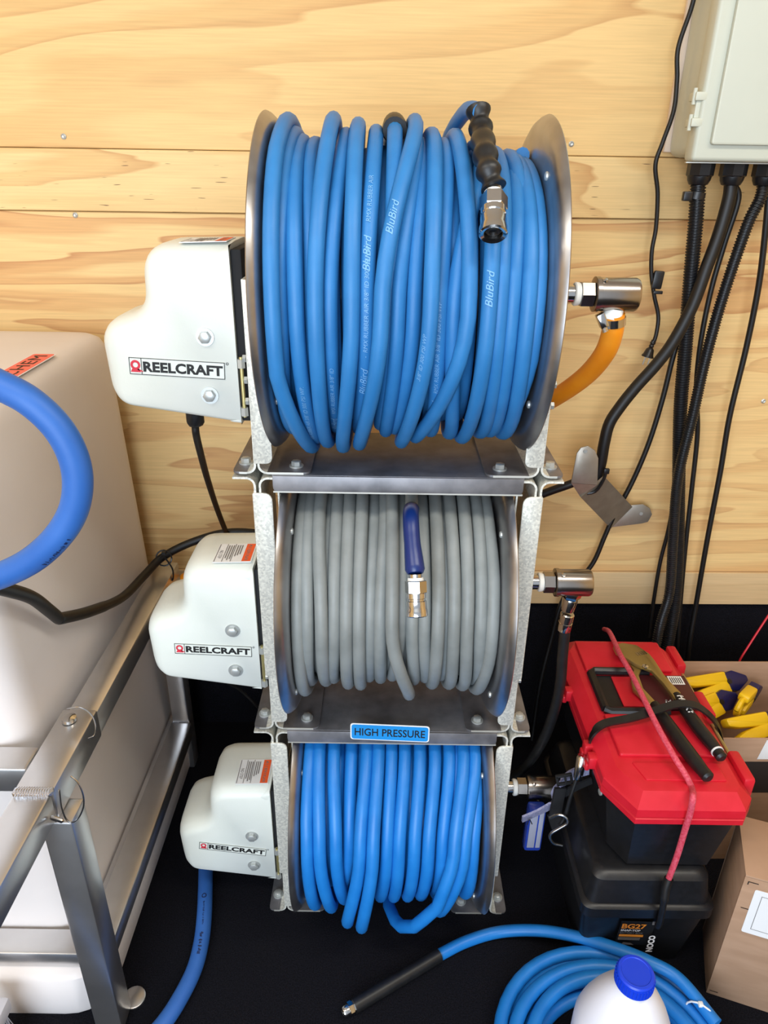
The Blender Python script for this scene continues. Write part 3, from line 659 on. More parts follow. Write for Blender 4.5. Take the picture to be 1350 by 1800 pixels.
# ================================================================= left side: tank, frame, loose hoses and cables
def rrect(x0, x1, y0, y1, r, z, n=6):
    return [(p[0], p[1], z) for p in rounded([(x0,y0),(x1,y0),(x1,y1),(x0,y1)], r, n)]
TK = thing('chemical_tank', (-0.9, 0.15, 0), 'large off-white plastic tank beside the plywood wall', 'tank')
bm = NB(); R = []
for z, xr_, r in ((0.125, -0.548, 0.05), (0.13, -0.541, 0.055), (0.15, -0.538, 0.055), (0.55, -0.553, 0.055), (1.01, -0.568, 0.055), (1.035, -0.571, 0.055), (1.052, -0.579, 0.05), (1.060, -0.592, 0.045), (1.062, -0.612, 0.04)):
    dd = (-0.568 - xr_) if z > 1.02 else 0
    R.append(rrect(-1.45, xr_, -0.138 + max(0, dd), 0.490 - max(0, dd), r, z))
loft(bm, R); TB = mk('tank_body', bm, 'tank_plastic', TK, angle=50)
bm = NB(); loft(bm, [rrect(-1.45, -0.500, -0.200, 0.47, 0.07, 0.0), rrect(-1.45, -0.494, -0.205, 0.475, 0.07, 0.012), rrect(-1.45, -0.494, -0.205, 0.475, 0.07, 0.100), rrect(-1.45, -0.502, -0.197, 0.467, 0.07, 0.108), rrect(-1.45, -0.545, -0.150, 0.44, 0.07, 0.124)]); mk('tank_base', bm, 'tank_plastic', TK, angle=50)
sa = Vector((-0.5862, 0.2660, 1.0625)); sb = Vector((-0.5825, 0.1184, 1.0625)); sc_ = Vector((-0.6271, 0.2591, 1.0625))
Uv = (sa - sb).normalized(); Vv = Vector((-Uv.y, Uv.x, 0)); Lw = 0.30; Hh = 0.040; O = sa - Uv*Lw
bm = NB(); prism(bm, rounded([(0,0),(Lw,0),(Lw,Hh),(0,Hh)], 0.006), O, Uv, Vv, (0,0,1), 0.0006); CS = mk('chem_sticker', bm, 'white_paper', TB, smooth=False)
bm = NB(); prism(bm, rounded([(0.002,0.002),(Lw-0.002,0.002),(Lw-0.002,Hh-0.002),(0.002,Hh-0.002)], 0.005), O + Vector((0,0,0.0005)), Uv, Vv, (0,0,1), 0.0005); mk('red_field', bm, 'sticker_red', CS, smooth=False)
bm = NB(); text(bm, 'CHEM', O + Uv*(Lw-0.150) + Vv*0.009 + Vector((0,0,0.0014)), Uv, Vv, 0.022, 0.135, 0.0, 0, 1.1); mk('lettering', bm, 'ink_black', CS, smooth=False)

# aluminium stand
AF = thing('tank_frame', (-0.50, 0.1, 0), 'square-tube aluminium frame with welded joints around the tank', 'frame')
def rail(nm, a, b, w_=0.048, h_=0.046, up=(0,0,1)):
    return mk(nm, beam(NB(), a, b, w_, h_, up, 0.004), 'aluminium', AF)
RX = -0.502
tr = rail('top_rail', (RX, 0.435, 0.537), (RX, -0.07, 0.537))
sv = rail('rail_sleeve', (RX-0.002, -0.058, 0.540), (RX-0.002, -0.226, 0.540), 0.056, 0.054)
tr2 = rail('top_rail', (RX-0.002, -0.2265, 0.540), (RX-0.002, -0.62, 0.540), 0.052, 0.050)
lr = rail('lower_rail', (RX+0.002, 0.375, 0.131), (RX+0.002, -0.185, 0.131), 0.050, 0.040)
fl_ = rail('front_leg', (-0.480, -0.209, 0.004), (-0.480, -0.209, 0.512), 0.046, 0.046, (0,1,0))
rail('back_leg', (RX, 0.395, 0.004), (RX, 0.395, 0.512), 0.040, 0.040, (0,1,0))
rail('front_cross_rail', (-0.532, -0.165, 0.545), (-1.3, -0.165, 0.545), 0.046, 0.046)
cr_ = rail('front_cross_rail', (-0.505, -0.166, 0.131), (-1.3, -0.166, 0.131), 0.046, 0.036)
bm = NB(); lathe(bm, [(0,0.020),(0.003,0.020),(0.004,0.018)], (-0.458, -0.172, 0.0), (0,0,1), 24); mk('foot_plate', bm, 'aluminium', AF)
def weldbead(a, b, n=14, r=0.005):
    a = Vector(a); b = Vector(b); bm = NB()
    for k in range(n):
        c = a.lerp(b, (k+0.5)/n); bmesh.ops.create_icosphere(bm, subdivisions=1, radius=r, matrix=Matrix.Translation(c) @ Matrix.Diagonal((0.75 if abs(b.x-a.x) > abs(b.z-a.z) else 1.0, 1.2, 0.7, 1)))
    return setp(mk('weld_bead', bm, 'weld', AF), kind='stuff')
weldbead((RX-0.026, -0.2275, 0.5665), (RX+0.024, -0.2275, 0.5665), 14, 0.0075)
weldbead((-0.505, -0.190, 0.112), (-0.505, -0.190, 0.150), 10, 0.004)
weldbead((RX-0.02, 0.376, 0.151), (RX+0.022, 0.376, 0.151), 10, 0.004)
weldbead((-0.479, -0.1855, 0.112), (-0.479, -0.1855, 0.15), 10, 0.004)
# hitch pin with lanyard
HPN = thing('locking_pin', (RX, -0.085, 0.567), 'steel locking pin with wire lanyard through the frame sleeve', 'pin')
bm = NB(); lathe(bm, [(-0.02, 0.005), (0.001, 0.005), (0.001, 0.0115), (0.006, 0.011), (0.0085, 0.006), (0.009, 0)], (RX-0.008, -0.085, 0.5672), (0,0,1), 24); mk('pin_head', bm, 'chrome', HPN)
bm = NB(); tube(bm, [(-0.5039, -0.0950, 0.5994), (-0.4813, -0.1000, 0.6074), (-0.4662, -0.1000, 0.5932), (-0.4600, -0.1050, 0.5764), (-0.4623, -0.1100, 0.5615), (-0.4705, -0.1150, 0.5592)], 0.0011, 6, 8); mk('lanyard', bm, 'wire_steel', HPN)
LK = thing('clip_lanyard', (-0.475, -0.236, 0.45), 'thin wire loop with crimped clip hanging on the front leg', 'lanyard')
bm = NB(); tube(bm, [(-0.4606, -0.2360, 0.5808), (-0.4622, -0.2380, 0.5463), (-0.4571, -0.2390, 0.5232), (-0.4445, -0.2390, 0.5268), (-0.4324, -0.2380, 0.5491), (-0.4289, -0.2370, 0.5719), (-0.4326, -0.2360, 0.5941), (-0.4411, -0.2350, 0.6054)], 0.0012, 6, 8); mk('wire_loop', bm, 'wire_steel', LK)
bm = NB(); beam(bm, (-0.4766, -0.2460, 0.5397), (-0.4592, -0.2460, 0.5312), 0.006, 0.007); mk('crimp_clip', bm, 'chrome', LK)

# generic lettering along a path
def marks(n, seed, pitch=0.55, fat=0.16):
    """short worn strokes of print that cannot be read"""
    g = random.Random(seed); vv = []; ff = []
    for k in range(n):
        if g.random() < 0.18: continue
        for q in range(2):
            x = k*pitch + g.uniform(0, pitch*0.6); y0 = g.uniform(0, 0.35); y1 = g.uniform(0.55, 1.0); i = len(vv); sl = g.uniform(-0.2, 0.2)
            vv += [(x, y0), (x+fat, y0), (x+fat+sl/2, (y0+y1)/2), (x+fat+sl, y1), (x+sl, y1), (x+sl/2, (y0+y1)/2)]; ff += [(i, i+1, i+2, i+5), (i+5, i+2, i+3, i+4)]
    return vv, ff, n*pitch
def path_text(bm, path, s0, txt, height, r, face, bold=0.0, shear=0.0, flip=False, gap=0.0003):
    vv, ff, wd = text_geo_cut(txt, bold, shear, 1.0) if isinstance(txt, str) else txt; L_ = [0.0]
    for a, b in zip(path, path[1:]): L_.append(L_[-1] + (b-a).length)
    out = []; face = Vector(face)
    for x, y in vv:
        s = s0 + x*height; i = 0
        while i < len(L_)-2 and L_[i+1] < s: i += 1
        u = (s-L_[i])/max(1e-9, L_[i+1]-L_[i]); p = path[i].lerp(path[i+1], u); t = (path[i+1]-path[i]).normalized()
        rad = (face - t*face.dot(t)).normalized(); sd = rad.cross(t)
        al = (y-0.5)*height/r
        out.append(p + (rad*math.cos(al) + sd*math.sin(al))*(r+gap))
    add(bm, out, ff)
# thick blue hose looping out from the left edge
pth = catmull([(-0.5486, -0.2000, 1.1601), (-0.4870, -0.2200, 1.1659), (-0.4446, -0.2350, 1.1614), (-0.4153, -0.2450, 1.1527), (-0.3833, -0.2500, 1.1367), (-0.3604, -0.2500, 1.1097), (-0.3494, -0.2500, 1.0784), (-0.3496, -0.2500, 1.0458), (-0.3610, -0.2500, 1.0117), (-0.3844, -0.2500, 0.9797), (-0.4217, -0.2450, 0.9472), (-0.4682, -0.2350, 0.9203), (-0.5219, -0.2200, 0.8962), (-0.5872, -0.2000, 0.8747), (-0.6499, -0.1900, 0.8757)], 8)
SH = thing('hose', (-0.6, -0.25, 0.85), 'thick blue suction hose looping in front of the white tank', 'hose')
bm = NB(); tube(bm, pth, 0.0158, 24); mk('hose_loop', bm, 'deep_blue_hose', SH)
bm = NB(); path_text(bm, pth[::-1], 0.27, marks(14, 3), 0.0060, 0.0158, (0.85,-0.5,0.2)); mk('hose_lettering', bm, 'hose_ink', SH, smooth=False)
# hose dropping behind the bottom cover to the floor
pth = catmull([(-0.4164, 0.2254, 0.0155), (-0.3945, 0.1196, 0.0155), (-0.3769, 0.0383, 0.0155), (-0.3647, -0.0238, 0.0155), (-0.3580, -0.0759, 0.0155), (-0.3586, -0.1267, 0.0155), (-0.3701, -0.1754, 0.0155), (-0.3887, -0.2210, 0.0155), (-0.4213, -0.2674, 0.0155), (-0.4833, -0.3293, 0.0155), (-0.5676, -0.3999, 0.0155), (-0.6814, -0.4665, 0.0155)], 8)
for p_ in pth: p_.z = max(p_.z, 0.0155)
SU = thing('hose', (-0.37, 0.0, 0.0), 'blue supply hose curving down from behind the lowest white cover', 'hose')
bm = NB(); tube(bm, pth, 0.0148, 20); mk('hose_length', bm, 'deep_blue_hose', SU)
for s0, tx_, hh, bd in ((0.215, 'O', 0.010, 0.03), (0.232, marks(22, 5), 0.0042, 0.0), (0.296, marks(7, 8, 0.8, 0.3), 0.0080, 0.0)):
    bm = NB(); path_text(bm, pth, s0, tx_, hh, 0.0148, (0.1,-0.6,0.8), bd); mk('hose_lettering', bm, 'hose_ink', SU, smooth=False)

# black cable with a kink, tied to the frame, then on behind the reels to the bracket
c1 = catmull([(-0.5336, -0.2000, 0.8920), (-0.5276, -0.1350, 0.8389), (-0.5247, -0.0850, 0.7947), (-0.5292, -0.0400, 0.7437), (-0.5316, -0.0120, 0.7093)], 8); c2 = catmull([(-0.5316, -0.0120, 0.7093), (-0.5297, 0.0000, 0.7023), (-0.5276, 0.0900, 0.6560), (-0.5270, 0.2250, 0.5985), (-0.5223, 0.3450, 0.5792), (-0.5007, 0.4000, 0.5901), (-0.4457, 0.4350, 0.6088), (-0.3655, 0.4500, 0.6279), (-0.2784, 0.4550, 0.6210), (-0.1656, 0.4600, 0.5915), (0.0137, 0.4600, 0.5945), (0.1762, 0.4600, 0.6543), (0.2654, 0.4550, 0.7025), (0.3264, 0.4400, 0.7399), (0.3749, 0.4280, 0.7670), (0.4033, 0.4300, 0.7821)], 8)
cc = c1[:-1] + c2
bm = NB(); tube(bm, cc, lambda t: 0.0098 if t < 0.34 else 0.0088, 14); setp(mk('power_cable', bm, 'black_cable'), 'thick black cable kinked in front of the tank and tied to the frame', 'cable')
zt_ = Vector((-0.4971, 0.4000, 0.5887))
bm = NB(); tube(bm, [zt_ + Vector((math.cos(a)*0.017, math.sin(a)*0.006, math.sin(a)*0.016)) for a in [i*math.pi/8 for i in range(17)]], 0.0018, 6, cap=False)
tube(bm, [(-0.4972, 0.3920, 0.6002), (-0.5131, 0.3850, 0.5842), (-0.5230, 0.3850, 0.5642)], 0.0015, 6, 6); tube(bm, [(-0.4910, 0.3900, 0.5958), (-0.4765, 0.3850, 0.5707), (-0.4765, 0.3800, 0.5479), (-0.4846, 0.3800, 0.5420)], 0.0018, 6, 6); box(bm, (-0.4914, 0.3880, 0.6081), (0.008,0.008,0.006))
setp(mk('cable_tie', bm, 'black_plastic'), 'black cable tie around the kinked cable at the frame end', 'cable tie')
bm = NB(); tube(bm, [(-0.3034, 0.0600, 1.0079), (-0.3047, 0.0650, 0.9909), (-0.3110, 0.1000, 0.9502), (-0.3313, 0.2000, 0.8642), (-0.3565, 0.3400, 0.7434), (-0.3646, 0.4280, 0.6447), (-0.3614, 0.4400, 0.6218)], 0.0056, 12, 8); setp(mk('hanging_cord', bm, 'black_cable'), 'thin black cord hanging from the topmost motor cover', 'cord')
bm = NB(); tube(bm, [(-0.3453, 0.2500, 0.3736), (-0.3217, 0.2700, 0.3347), (-0.2956, 0.2800, 0.2874), (-0.2766, 0.3000, 0.2345)], 0.003, 8, 6); setp(mk('thin_wire', bm, 'black_cable'), 'thin dark wire behind the middle white cover', 'wire')
# scrub brush corner at the lower left edge
rnd = random.Random(4); bm = NB()
bp_ = Vector((-0.6483, -0.2853, 0.1000))
for k in range(170):
    a = bp_ + Vector((rnd.uniform(-0.02,0.018), rnd.uniform(-0.02,0.035), 0.0)); b = a + Vector((rnd.uniform(-0.006,0.016), rnd.uniform(-0.004,0.010), -0.088))
    tube(bm, [a, b], 0.0008, 3, cap=False)
BR = thing('scrub_brush', (bp_.x, bp_.y, 0.0), 'grey bristled brush at the lower left edge', 'brush')
setp(mk('bristles', bm, 'bristle', BR), kind='stuff')
bm = NB(); box(bm, bp_ + Vector((-0.0,0.006,0.012)), (0.055,0.07,0.03), None, 0.006); mk('brush_block', bm, 'bristle', BR)

# ================================================================= right side of the wall
MB_ = NB(); wbox(MB_, 0.492, 1.25, 1.394, 2.2, 0.0005, 0.011)
setp(mk('mounting_board', MB_, 'pale_board'), 'pale board mounted on the wall behind the grey electrical box', 'board')
EB = thing('electrical_box', (0.80, 0.46, 1.375), 'light grey plastic electrical enclosure above the black conduits', 'electrical box')
bm = NB(); Rr = []
for y, ins in ((WY(0.8,0.0205), 0.002), (0.44, 0.0)):
    Rr.append([(p[0], y, p[1]) for p in rounded([(0.500+ins, 1.383+ins), (1.10-ins, 1.383+ins), (1.10-ins, 2.05-ins), (0.500+ins, 2.05-ins)], 0.02)])
loft(bm, Rr); mk('enclosure_body', bm, 'box_grey', EB)
bm = NB(); box2(bm, (0.494, 0.400, 1.377), (1.106, 0.4395, 2.056), 0.007, 3); LD = mk('lid', bm, 'box_grey', EB)
bm = NB(); prism(bm, rounded([(0.519,1.402),(1.08,1.402),(1.08,2.03),(0.519,2.03)], 0.006), (0,0.3905,0), (1,0,0), (0,0,1), (0,1,0), 0.0105, 0.003); mk('lid_panel', bm, 'box_grey', LD)
bm = NB(); box2(bm, (0.4965, 0.428, 1.3745), (1.10, 0.436, 1.3768), 0.0005); mk('lid_seal', bm, 'sheet_edge', LD)
hz = Vector((0.4849, 0.4200, 1.4521)).z
for zc_ in (hz+0.021, hz-0.017):
    bm = NB(); box2(bm, (0.483, 0.400, zc_-0.0065), (0.503, 0.432, zc_+0.0065), 0.002); H_ = mk('hinge', bm, 'box_grey', EB)
    bm = NB(); lathe(bm, [(-0.012,0.0035),(0.012,0.0035)], (0.4835, 0.408, zc_), (0,0,1), 10); mk('hinge_pin', bm, 'box_grey', H_)
bm = NB(); box2(bm, (0.487, 0.405, hz-0.014), (0.4985, 0.430, hz+0.018), 0.002); mk('hinge', bm, 'box_grey', EB)
GX = []
for i, (px_) in enumerate([(0.5404, 0.4700, 1.3670), (0.5995, 0.4700, 1.3678), (0.6586, 0.4700, 1.3686)]):
    x = px_[0]; GX.append(x)
    bm = NB(); lathe(bm, [(0.0,0.0235),(0.026,0.0235),(0.028,0.0215)], (x, 0.47, 1.3818), (0,0,-1), 8, (1,0.4,0)); lathe(bm, [(0.027,0.0212),(0.034,0.020),(0.041,0.0165),(0.042,0.014)], (x, 0.47, 1.3818), (0,0,-1), 20); mk('cable_gland', bm, 'black_plastic', EB)
def corrugated(path, r, pitch=0.0052, n=14, sm=10):
    P = catmull(path, sm); out = []; L_ = [0.0]
    for a, b in zip(P, P[1:]): L_.append(L_[-1] + (b-a).length)
    tot = L_[-1]; N = int(tot/pitch*4); i = 0; bm = NB(); pts = []
    for k in range(N+1):
        s = tot*k/N
        while i < len(L_)-2 and L_[i+1] < s: i += 1
        pts.append(P[i].lerp(P[i+1], (s-L_[i])/max(1e-9, L_[i+1]-L_[i])))
    prof = (1.0, 1.0, 0.84, 0.84)
    tube(bm, pts, lambda t: r*prof[int(round(t*N)) % 4], n); return bm
PC = [(g, 0.47, 1.345) for g in GX]
c = mk('conduit', corrugated([PC[0]] + [(0.5435, 0.4700, 1.3212), (0.5509, 0.4720, 1.2681), (0.5640, 0.4780, 1.1659), (0.5824, 0.4840, 1.0330), (0.5978, 0.4880, 0.9131), (0.6273, 0.4900, 0.7444), (0.6530, 0.4900, 0.6036), (0.6714, 0.4850, 0.4703), (0.6714, 0.4700, 0.3841), (0.6609, 0.4400, 0.2725)], 0.0140), 'black_plastic'); setp(c, 'wide corrugated black conduit with a tie, leftmost under the grey box', 'conduit', 'cables under the electrical box')
bm = NB(); lathe(bm, [(-0.006,0.0155),(0.006,0.0155)], (0.5413, 0.4700, 1.3222), (0.1,0,1), 16); box(bm, (0.5218, 0.4620, 1.3212), (0.016,0.012,0.016), None, 0.002); mk('tie_band', bm, 'black_plastic', c)
bm = NB(); tube(bm, [PC[1]] + [(0.6006, 0.4680, 1.3173), (0.5938, 0.4640, 1.2594), (0.5811, 0.4590, 1.1996), (0.5656, 0.4520, 1.1296), (0.5399, 0.4460, 1.0633), (0.5132, 0.4420, 1.0191), (0.4791, 0.4380, 0.9739), (0.4524, 0.4340, 0.9336), (0.4354, 0.4320, 0.8981), (0.4313, 0.4320, 0.8552), (0.4319, 0.4360, 0.8097), (0.4294, 0.4450, 0.7606)], 0.0118, 14, 10); setp(mk('braided_cable', bm, 'black_cable'), 'thick brown-black cable bending left to the metal bracket', 'cable', 'cables under the electrical box')
c = mk('conduit', corrugated([PC[2]] + [(0.6561, 0.4650, 1.3182), (0.6411, 0.4620, 1.2700), (0.6229, 0.4600, 1.1376), (0.6143, 0.4580, 1.0167), (0.6120, 0.4560, 0.9112), (0.6065, 0.4520, 0.7736), (0.6230, 0.4500, 0.6242), (0.6378, 0.4450, 0.4945), (0.6209, 0.4200, 0.4177), (0.6052, 0.3800, 0.3185)], 0.0112), 'black_plastic'); setp(c, 'narrow corrugated black conduit crossing in front of the wide one', 'conduit', 'cables under the electrical box')
for nm, pts, r, lb in (
   ('cable', [(0.6728, 0.4750, 1.3371), (0.6856, 0.4800, 1.2695), (0.7023, 0.4900, 1.1662), (0.7113, 0.5000, 1.0428), (0.7124, 0.5050, 0.8971), (0.7217, 0.5080, 0.7655), (0.7294, 0.5100, 0.5944), (0.7399, 0.5120, 0.4224), (0.7403, 0.5000, 0.3140), (0.7492, 0.4900, 0.1992)], 0.0058, 'rightmost thin black cable hanging down the plywood'),
   ('cable', [(GX[1]+0.006, 0.477, 1.345)] + [(0.6232, 0.4790, 1.3173), (0.6165, 0.4840, 1.2382), (0.6102, 0.4860, 1.1548), (0.6124, 0.4900, 1.0550), (0.6252, 0.4970, 0.9597), (0.6528, 0.5080, 0.8570), (0.6691, 0.5120, 0.7218), (0.6833, 0.5120, 0.5776), (0.7005, 0.5100, 0.4230), (0.7160, 0.5000, 0.2792)], 0.0052, 'thin black cable squeezed between the two corrugated conduits'),
   ('cable', [(0.5780, 0.5000, 1.0975), (0.5679, 0.5020, 1.0287), (0.5633, 0.5050, 0.9321), (0.5522, 0.5080, 0.8294), (0.5321, 0.5120, 0.7335), (0.5070, 0.5150, 0.6541), (0.4922, 0.5150, 0.5953), (0.4783, 0.5150, 0.5346), (0.4571, 0.5150, 0.4924), (0.4289, 0.5100, 0.4602), (0.4088, 0.5000, 0.4164), (0.3958, 0.4900, 0.3321), (0.3775, 0.4700, 0.2087), (0.3669, 0.4400, 0.0510)], 0.0055, 'thin black cable passing behind the metal bracket to the middle swivel'),
   ('cable', [(0.6369, 0.5200, 0.7456), (0.6400, 0.5220, 0.6163), (0.6366, 0.5220, 0.5256), (0.6397, 0.5200, 0.4123), (0.6409, 0.5100, 0.3222)], 0.0045, 'short thin black cable left of the conduits near the trim board')):
    bm = NB(); tube(bm, pts, r, 10, 8); setp(mk(nm, bm, 'black_cable'), lb, 'cable', 'cables under the electrical box')
# appliance cord with plug
PG = thing('plug_cord', (0.5165, 0.4900, 1.0985), 'thin black cord with a two-pronged plug dangling before the plywood', 'cord')
bm = NB(); tube(bm, [(0.4896, 0.5000, 1.6447), (0.4862, 0.5000, 1.6093), (0.4750, 0.5000, 1.5524), (0.4819, 0.5000, 1.5062), (0.4832, 0.4950, 1.4581), (0.4713, 0.4900, 1.4085), (0.4646, 0.4900, 1.3716), (0.4788, 0.4950, 1.3245), (0.4879, 0.5000, 1.2654), (0.4875, 0.5000, 1.2248), (0.4937, 0.5000, 1.1831), (0.5068, 0.5000, 1.1405), (0.5215, 0.5000, 1.1023), (0.5233, 0.4980, 1.0691), (0.5201, 0.4970, 1.0464)], 0.0040, 10, 8); mk('cord', bm, 'black_cable', PG)
bm = NB(); box(bm, (0.5070, 0.4970, 1.1710), (0.020,0.010,0.034), Euler((0,0.06,0)), 0.003); box(bm, (0.5112, 0.4970, 1.1475), (0.018,0.008,0.006), None, 0.001); mk('cord_tag', bm, 'black_plastic', PG)
pa = Vector((0.5199, 0.4970, 1.0544)); pb = Vector((0.5143, 0.4970, 1.0267)); dv = (pb-pa).normalized(); bm = NB()
lathe(bm, [(0.0,0.0045)] + [(0.003+0.003*k, 0.0055 if k % 2 else 0.0040) for k in range(5)] + [(0.019,0.008),(0.030,0.0105),(0.033,0.0125),(0.0345,0.0125),(0.035,0.0)], pa, dv, 14); PB_ = mk('plug_body', bm, 'black_plastic', PG)
for k in (-1, 1):
    bm = NB(); beam(bm, pa + dv*0.034 + Vector((k*0.005,0,0)), pa + dv*0.050 + Vector((k*0.005,0,0)), 0.0018, 0.006, (0,1,0), 0); mk('prong', bm, 'chrome', PB_)
# bent metal bracket
BK = thing('metal_bracket', (0.5105, 0.5300, 0.6161), 'bent grey metal bracket screwed to the plywood, holding the thick cable', 'bracket')
A4 = [Vector(v) for v in [(0.3698, 0.4150, 0.7737), (0.4250, 0.4150, 0.7695), (0.4188, 0.4150, 0.8291), (0.4094, 0.4150, 0.8463), (0.3941, 0.4150, 0.8559), (0.3796, 0.4150, 0.8520), (0.3731, 0.4150, 0.8395)]]
bm = NB(); prism(bm, [(v.x, v.z) for v in A4], (0,0.415,0), (1,0,0), (0,0,1), (0,1,0), 0.004, 0.001); mk('upper_tab', bm, 'bracket_steel', BK)
bm = NB(); q = [Vector(v) for v in [(0.3945, 0.4250, 0.7397), (0.4382, 0.4250, 0.7874), (0.5463, 0.5260, 0.6726), (0.5053, 0.5260, 0.6166)]]; nn = (q[1]-q[0]).cross(q[3]-q[0]).normalized()*0.004
add(bm, q + [v - nn for v in q], [(0,1,2,3),(7,6,5,4),(0,4,5,1),(1,5,6,2),(2,6,7,3),(3,7,4,0)]); mk('web_plate', bm, 'bracket_steel', BK)
bm = NB(); q = [Vector(v) for v in [(0.3701, 0.4160, 0.7733), (0.4253, 0.4160, 0.7690), (0.4390, 0.4265, 0.7842), (0.3950, 0.4265, 0.7391)]]; nn = Vector((0,0.003,0)); add(bm, q + [v + nn for v in q], [(0,1,2,3),(7,6,5,4),(0,4,5,1),(1,5,6,2),(2,6,7,3),(3,7,4,0)]); mk('bend', bm, 'bracket_steel', BK)
C5 = [Vector(v) for v in [(0.5061, 0.5320, 0.6135), (0.5458, 0.5320, 0.6712), (0.5740, 0.5320, 0.6745), (0.5914, 0.5320, 0.6647), (0.5994, 0.5320, 0.6489), (0.5935, 0.5320, 0.6298), (0.5797, 0.5320, 0.6251)]]
bm = NB(); prism(bm, [(v.x, v.z) for v in C5], (0,0.5305,0), (1,0,0), (0,0,1), (0,1,0), 0.004, 0.001); mk('wall_tab', bm, 'bracket_steel', BK)
for p in ((0.3897, 0.4145, 0.8449), (0.5734, 0.5300, 0.6509)):
    bm = NB(); lathe(bm, [(0,0.0045),(0.0012,0.004),(0.0012,0)], p, (0,-1,0), 12); mk('bracket_screw', bm, 'zinc_bolt', BK)
bm = NB(); tube(bm, [(0.4013, 0.4300, 0.7429), (0.4255, 0.4250, 0.7508), (0.4370, 0.4200, 0.7778), (0.4409, 0.4200, 0.7997)], 0.0035, 8, 6); box(bm, (0.4402, 0.4180, 0.8005), (0.011,0.008,0.011), None, 0.001); mk('cable_tie', bm, 'black_plastic', BK)
# orange inlet hose with clamp
OH = thing('orange_hose', (0.3046, 0.1600, 1.0758), 'orange hose clamped to the topmost swivel, running behind the reels', 'hose')
op = catmull([(0.3071, 0.0980, 1.1728), (0.3109, 0.1050, 1.1447), (0.3114, 0.1300, 1.1080), (0.3055, 0.1900, 1.0589), (0.2853, 0.2600, 1.0071), (0.2551, 0.3600, 0.9421), (0.1261, 0.4300, 0.8262), (-0.0625, 0.4350, 0.7172), (-0.2117, 0.4350, 0.6465), (-0.2642, 0.4300, 0.6272), (-0.3410, 0.4350, 0.5805), (-0.4341, 0.4350, 0.5351), (-0.4686, 0.4350, 0.5122)], 8)
bm = NB(); tube(bm, op, 0.0158, 20); mk('hose_length', bm, 'orange_hose', OH)
i_ = 3; dcl = (op[i_+1]-op[i_-1]).normalized(); bm = NB(); lathe(bm, [(-0.006,0.0172),(0.006,0.0172)], op[i_], dcl, 28); CLP = mk('hose_clamp', bm, 'chrome', OH)
bm = NB(); box(bm, op[i_] + Vector((-0.019,-0.008,0.002)), (0.012,0.014,0.022), Euler((0,-0.5,0)), 0.002); lathe(bm, [(0,0.0045),(0.006,0.0045)], op[i_] + Vector((-0.015,-0.012,-0.008)), (0.4,-0.3,-1), 8); mk('clamp_screw', bm, 'chrome', CLP)
# black pressure hose from the middle swivel
PH = thing('pressure_hose', (0.3105, 0.1000, 0.5068), 'black pressure hose with crimped end below the middle swivel', 'hose')
bm = NB(); lathe(bm, [(0,0.0105),(0.002,0.0122),(0.014,0.0122),(0.0145,0.0114),(0.018,0.0114),(0.0185,0.0122),(0.034,0.0122),(0.036,0.0108)], (0.3049, 0.0990, 0.6596), (-0.09,-0.01,-1), 20); mk('crimp_ferrule', bm, 'chrome', PH)
bm = NB(); tube(bm, [(0.3040, 0.0980, 0.6243), (0.3063, 0.0980, 0.5725), (0.3105, 0.1000, 0.5068), (0.3099, 0.1100, 0.4309), (0.3031, 0.1300, 0.3411), (0.2843, 0.1600, 0.2429), (0.2505, 0.2000, 0.1524), (0.1957, 0.2600, 0.0438)], 0.0098, 14, 8); mk('hose_length', bm, 'black_rubber', PH)
bm = NB(); tube(bm, [(0.8975, 0.4600, 0.4507), (0.8746, 0.4500, 0.4046), (0.8520, 0.4400, 0.3562), (0.8329, 0.4300, 0.3137), (0.8266, 0.4200, 0.2742)], 0.0024, 8, 6); setp(mk('red_wire', bm, 'red_wire'), 'thin red wire hanging down before the black wall', 'wire')

# ================================================================= right side of the floor
# battery box
BB = thing('battery_box', (0.46, 0.05, 0), 'black plastic battery box under the red toolbox', 'battery box')
def rr3(x0, x1, y0, y1, r, z): return rrect(x0, x1, y0, y1, r, z, 5)
bm = NB(); loft(bm, [rr3(0.365,0.558,-0.088,0.225,0.02,0.0), rr3(0.350,0.572,-0.108,0.245,0.02,0.150), rr3(0.350,0.572,-0.108,0.245,0.02,0.163)]); mk('box_body', bm, 'black_plastic', BB)
bm = NB(); loft(bm, [rr3(0.342,0.580,-0.117,0.252,0.022,0.160), rr3(0.342,0.580,-0.117,0.252,0.022,0.182), rr3(0.346,0.576,-0.113,0.248,0.022,0.186), rr3(0.350,0.572,-0.109,0.245,0.022,0.187), rr3(0.358,0.566,-0.100,0.238,0.022,0.236), rr3(0.364,0.560,-0.092,0.232,0.022,0.244), rr3(0.372,0.552,-0.083,0.224,0.022,0.247)]); mk('box_lid', bm, 'black_plastic', BB, angle=30)
bm = NB()
la = Vector((0.4196, -0.1135, 0.1264)); U = Vector((0.995,0,-0.03)).normalized(); V = Vector((0,-0.09,0.99)).normalized()
def lab(nm, s, px, h_, wd_, m_, u=U, v=V, bold=0.03):
    b_ = NB(); text(b_, s, px, u, v, h_, wd_, bold); return mk(nm, b_, m_, BL, smooth=False)
bm = NB(); prism(bm, [(0,-0.055),(0.062,-0.055),(0.062,0.02),(0,0.02)], la + Vector((-0.002,0.0022,0)), U, V, (0,1,0), 0.0005); BL = mk('box_label', bm, 'ink_black', BB, smooth=False)
lab('model_lettering', 'BG27', la, 0.0150, 0.044, 'amber_ink'); lab('lettering', 'SNAP-TOP', la - V*0.0085, 0.0060, 0.036, 'white_paper'); lab('lettering', 'BATTERY BOX', la - V*0.0165, 0.0056, 0.042, 'ink_grey', bold=0.0)
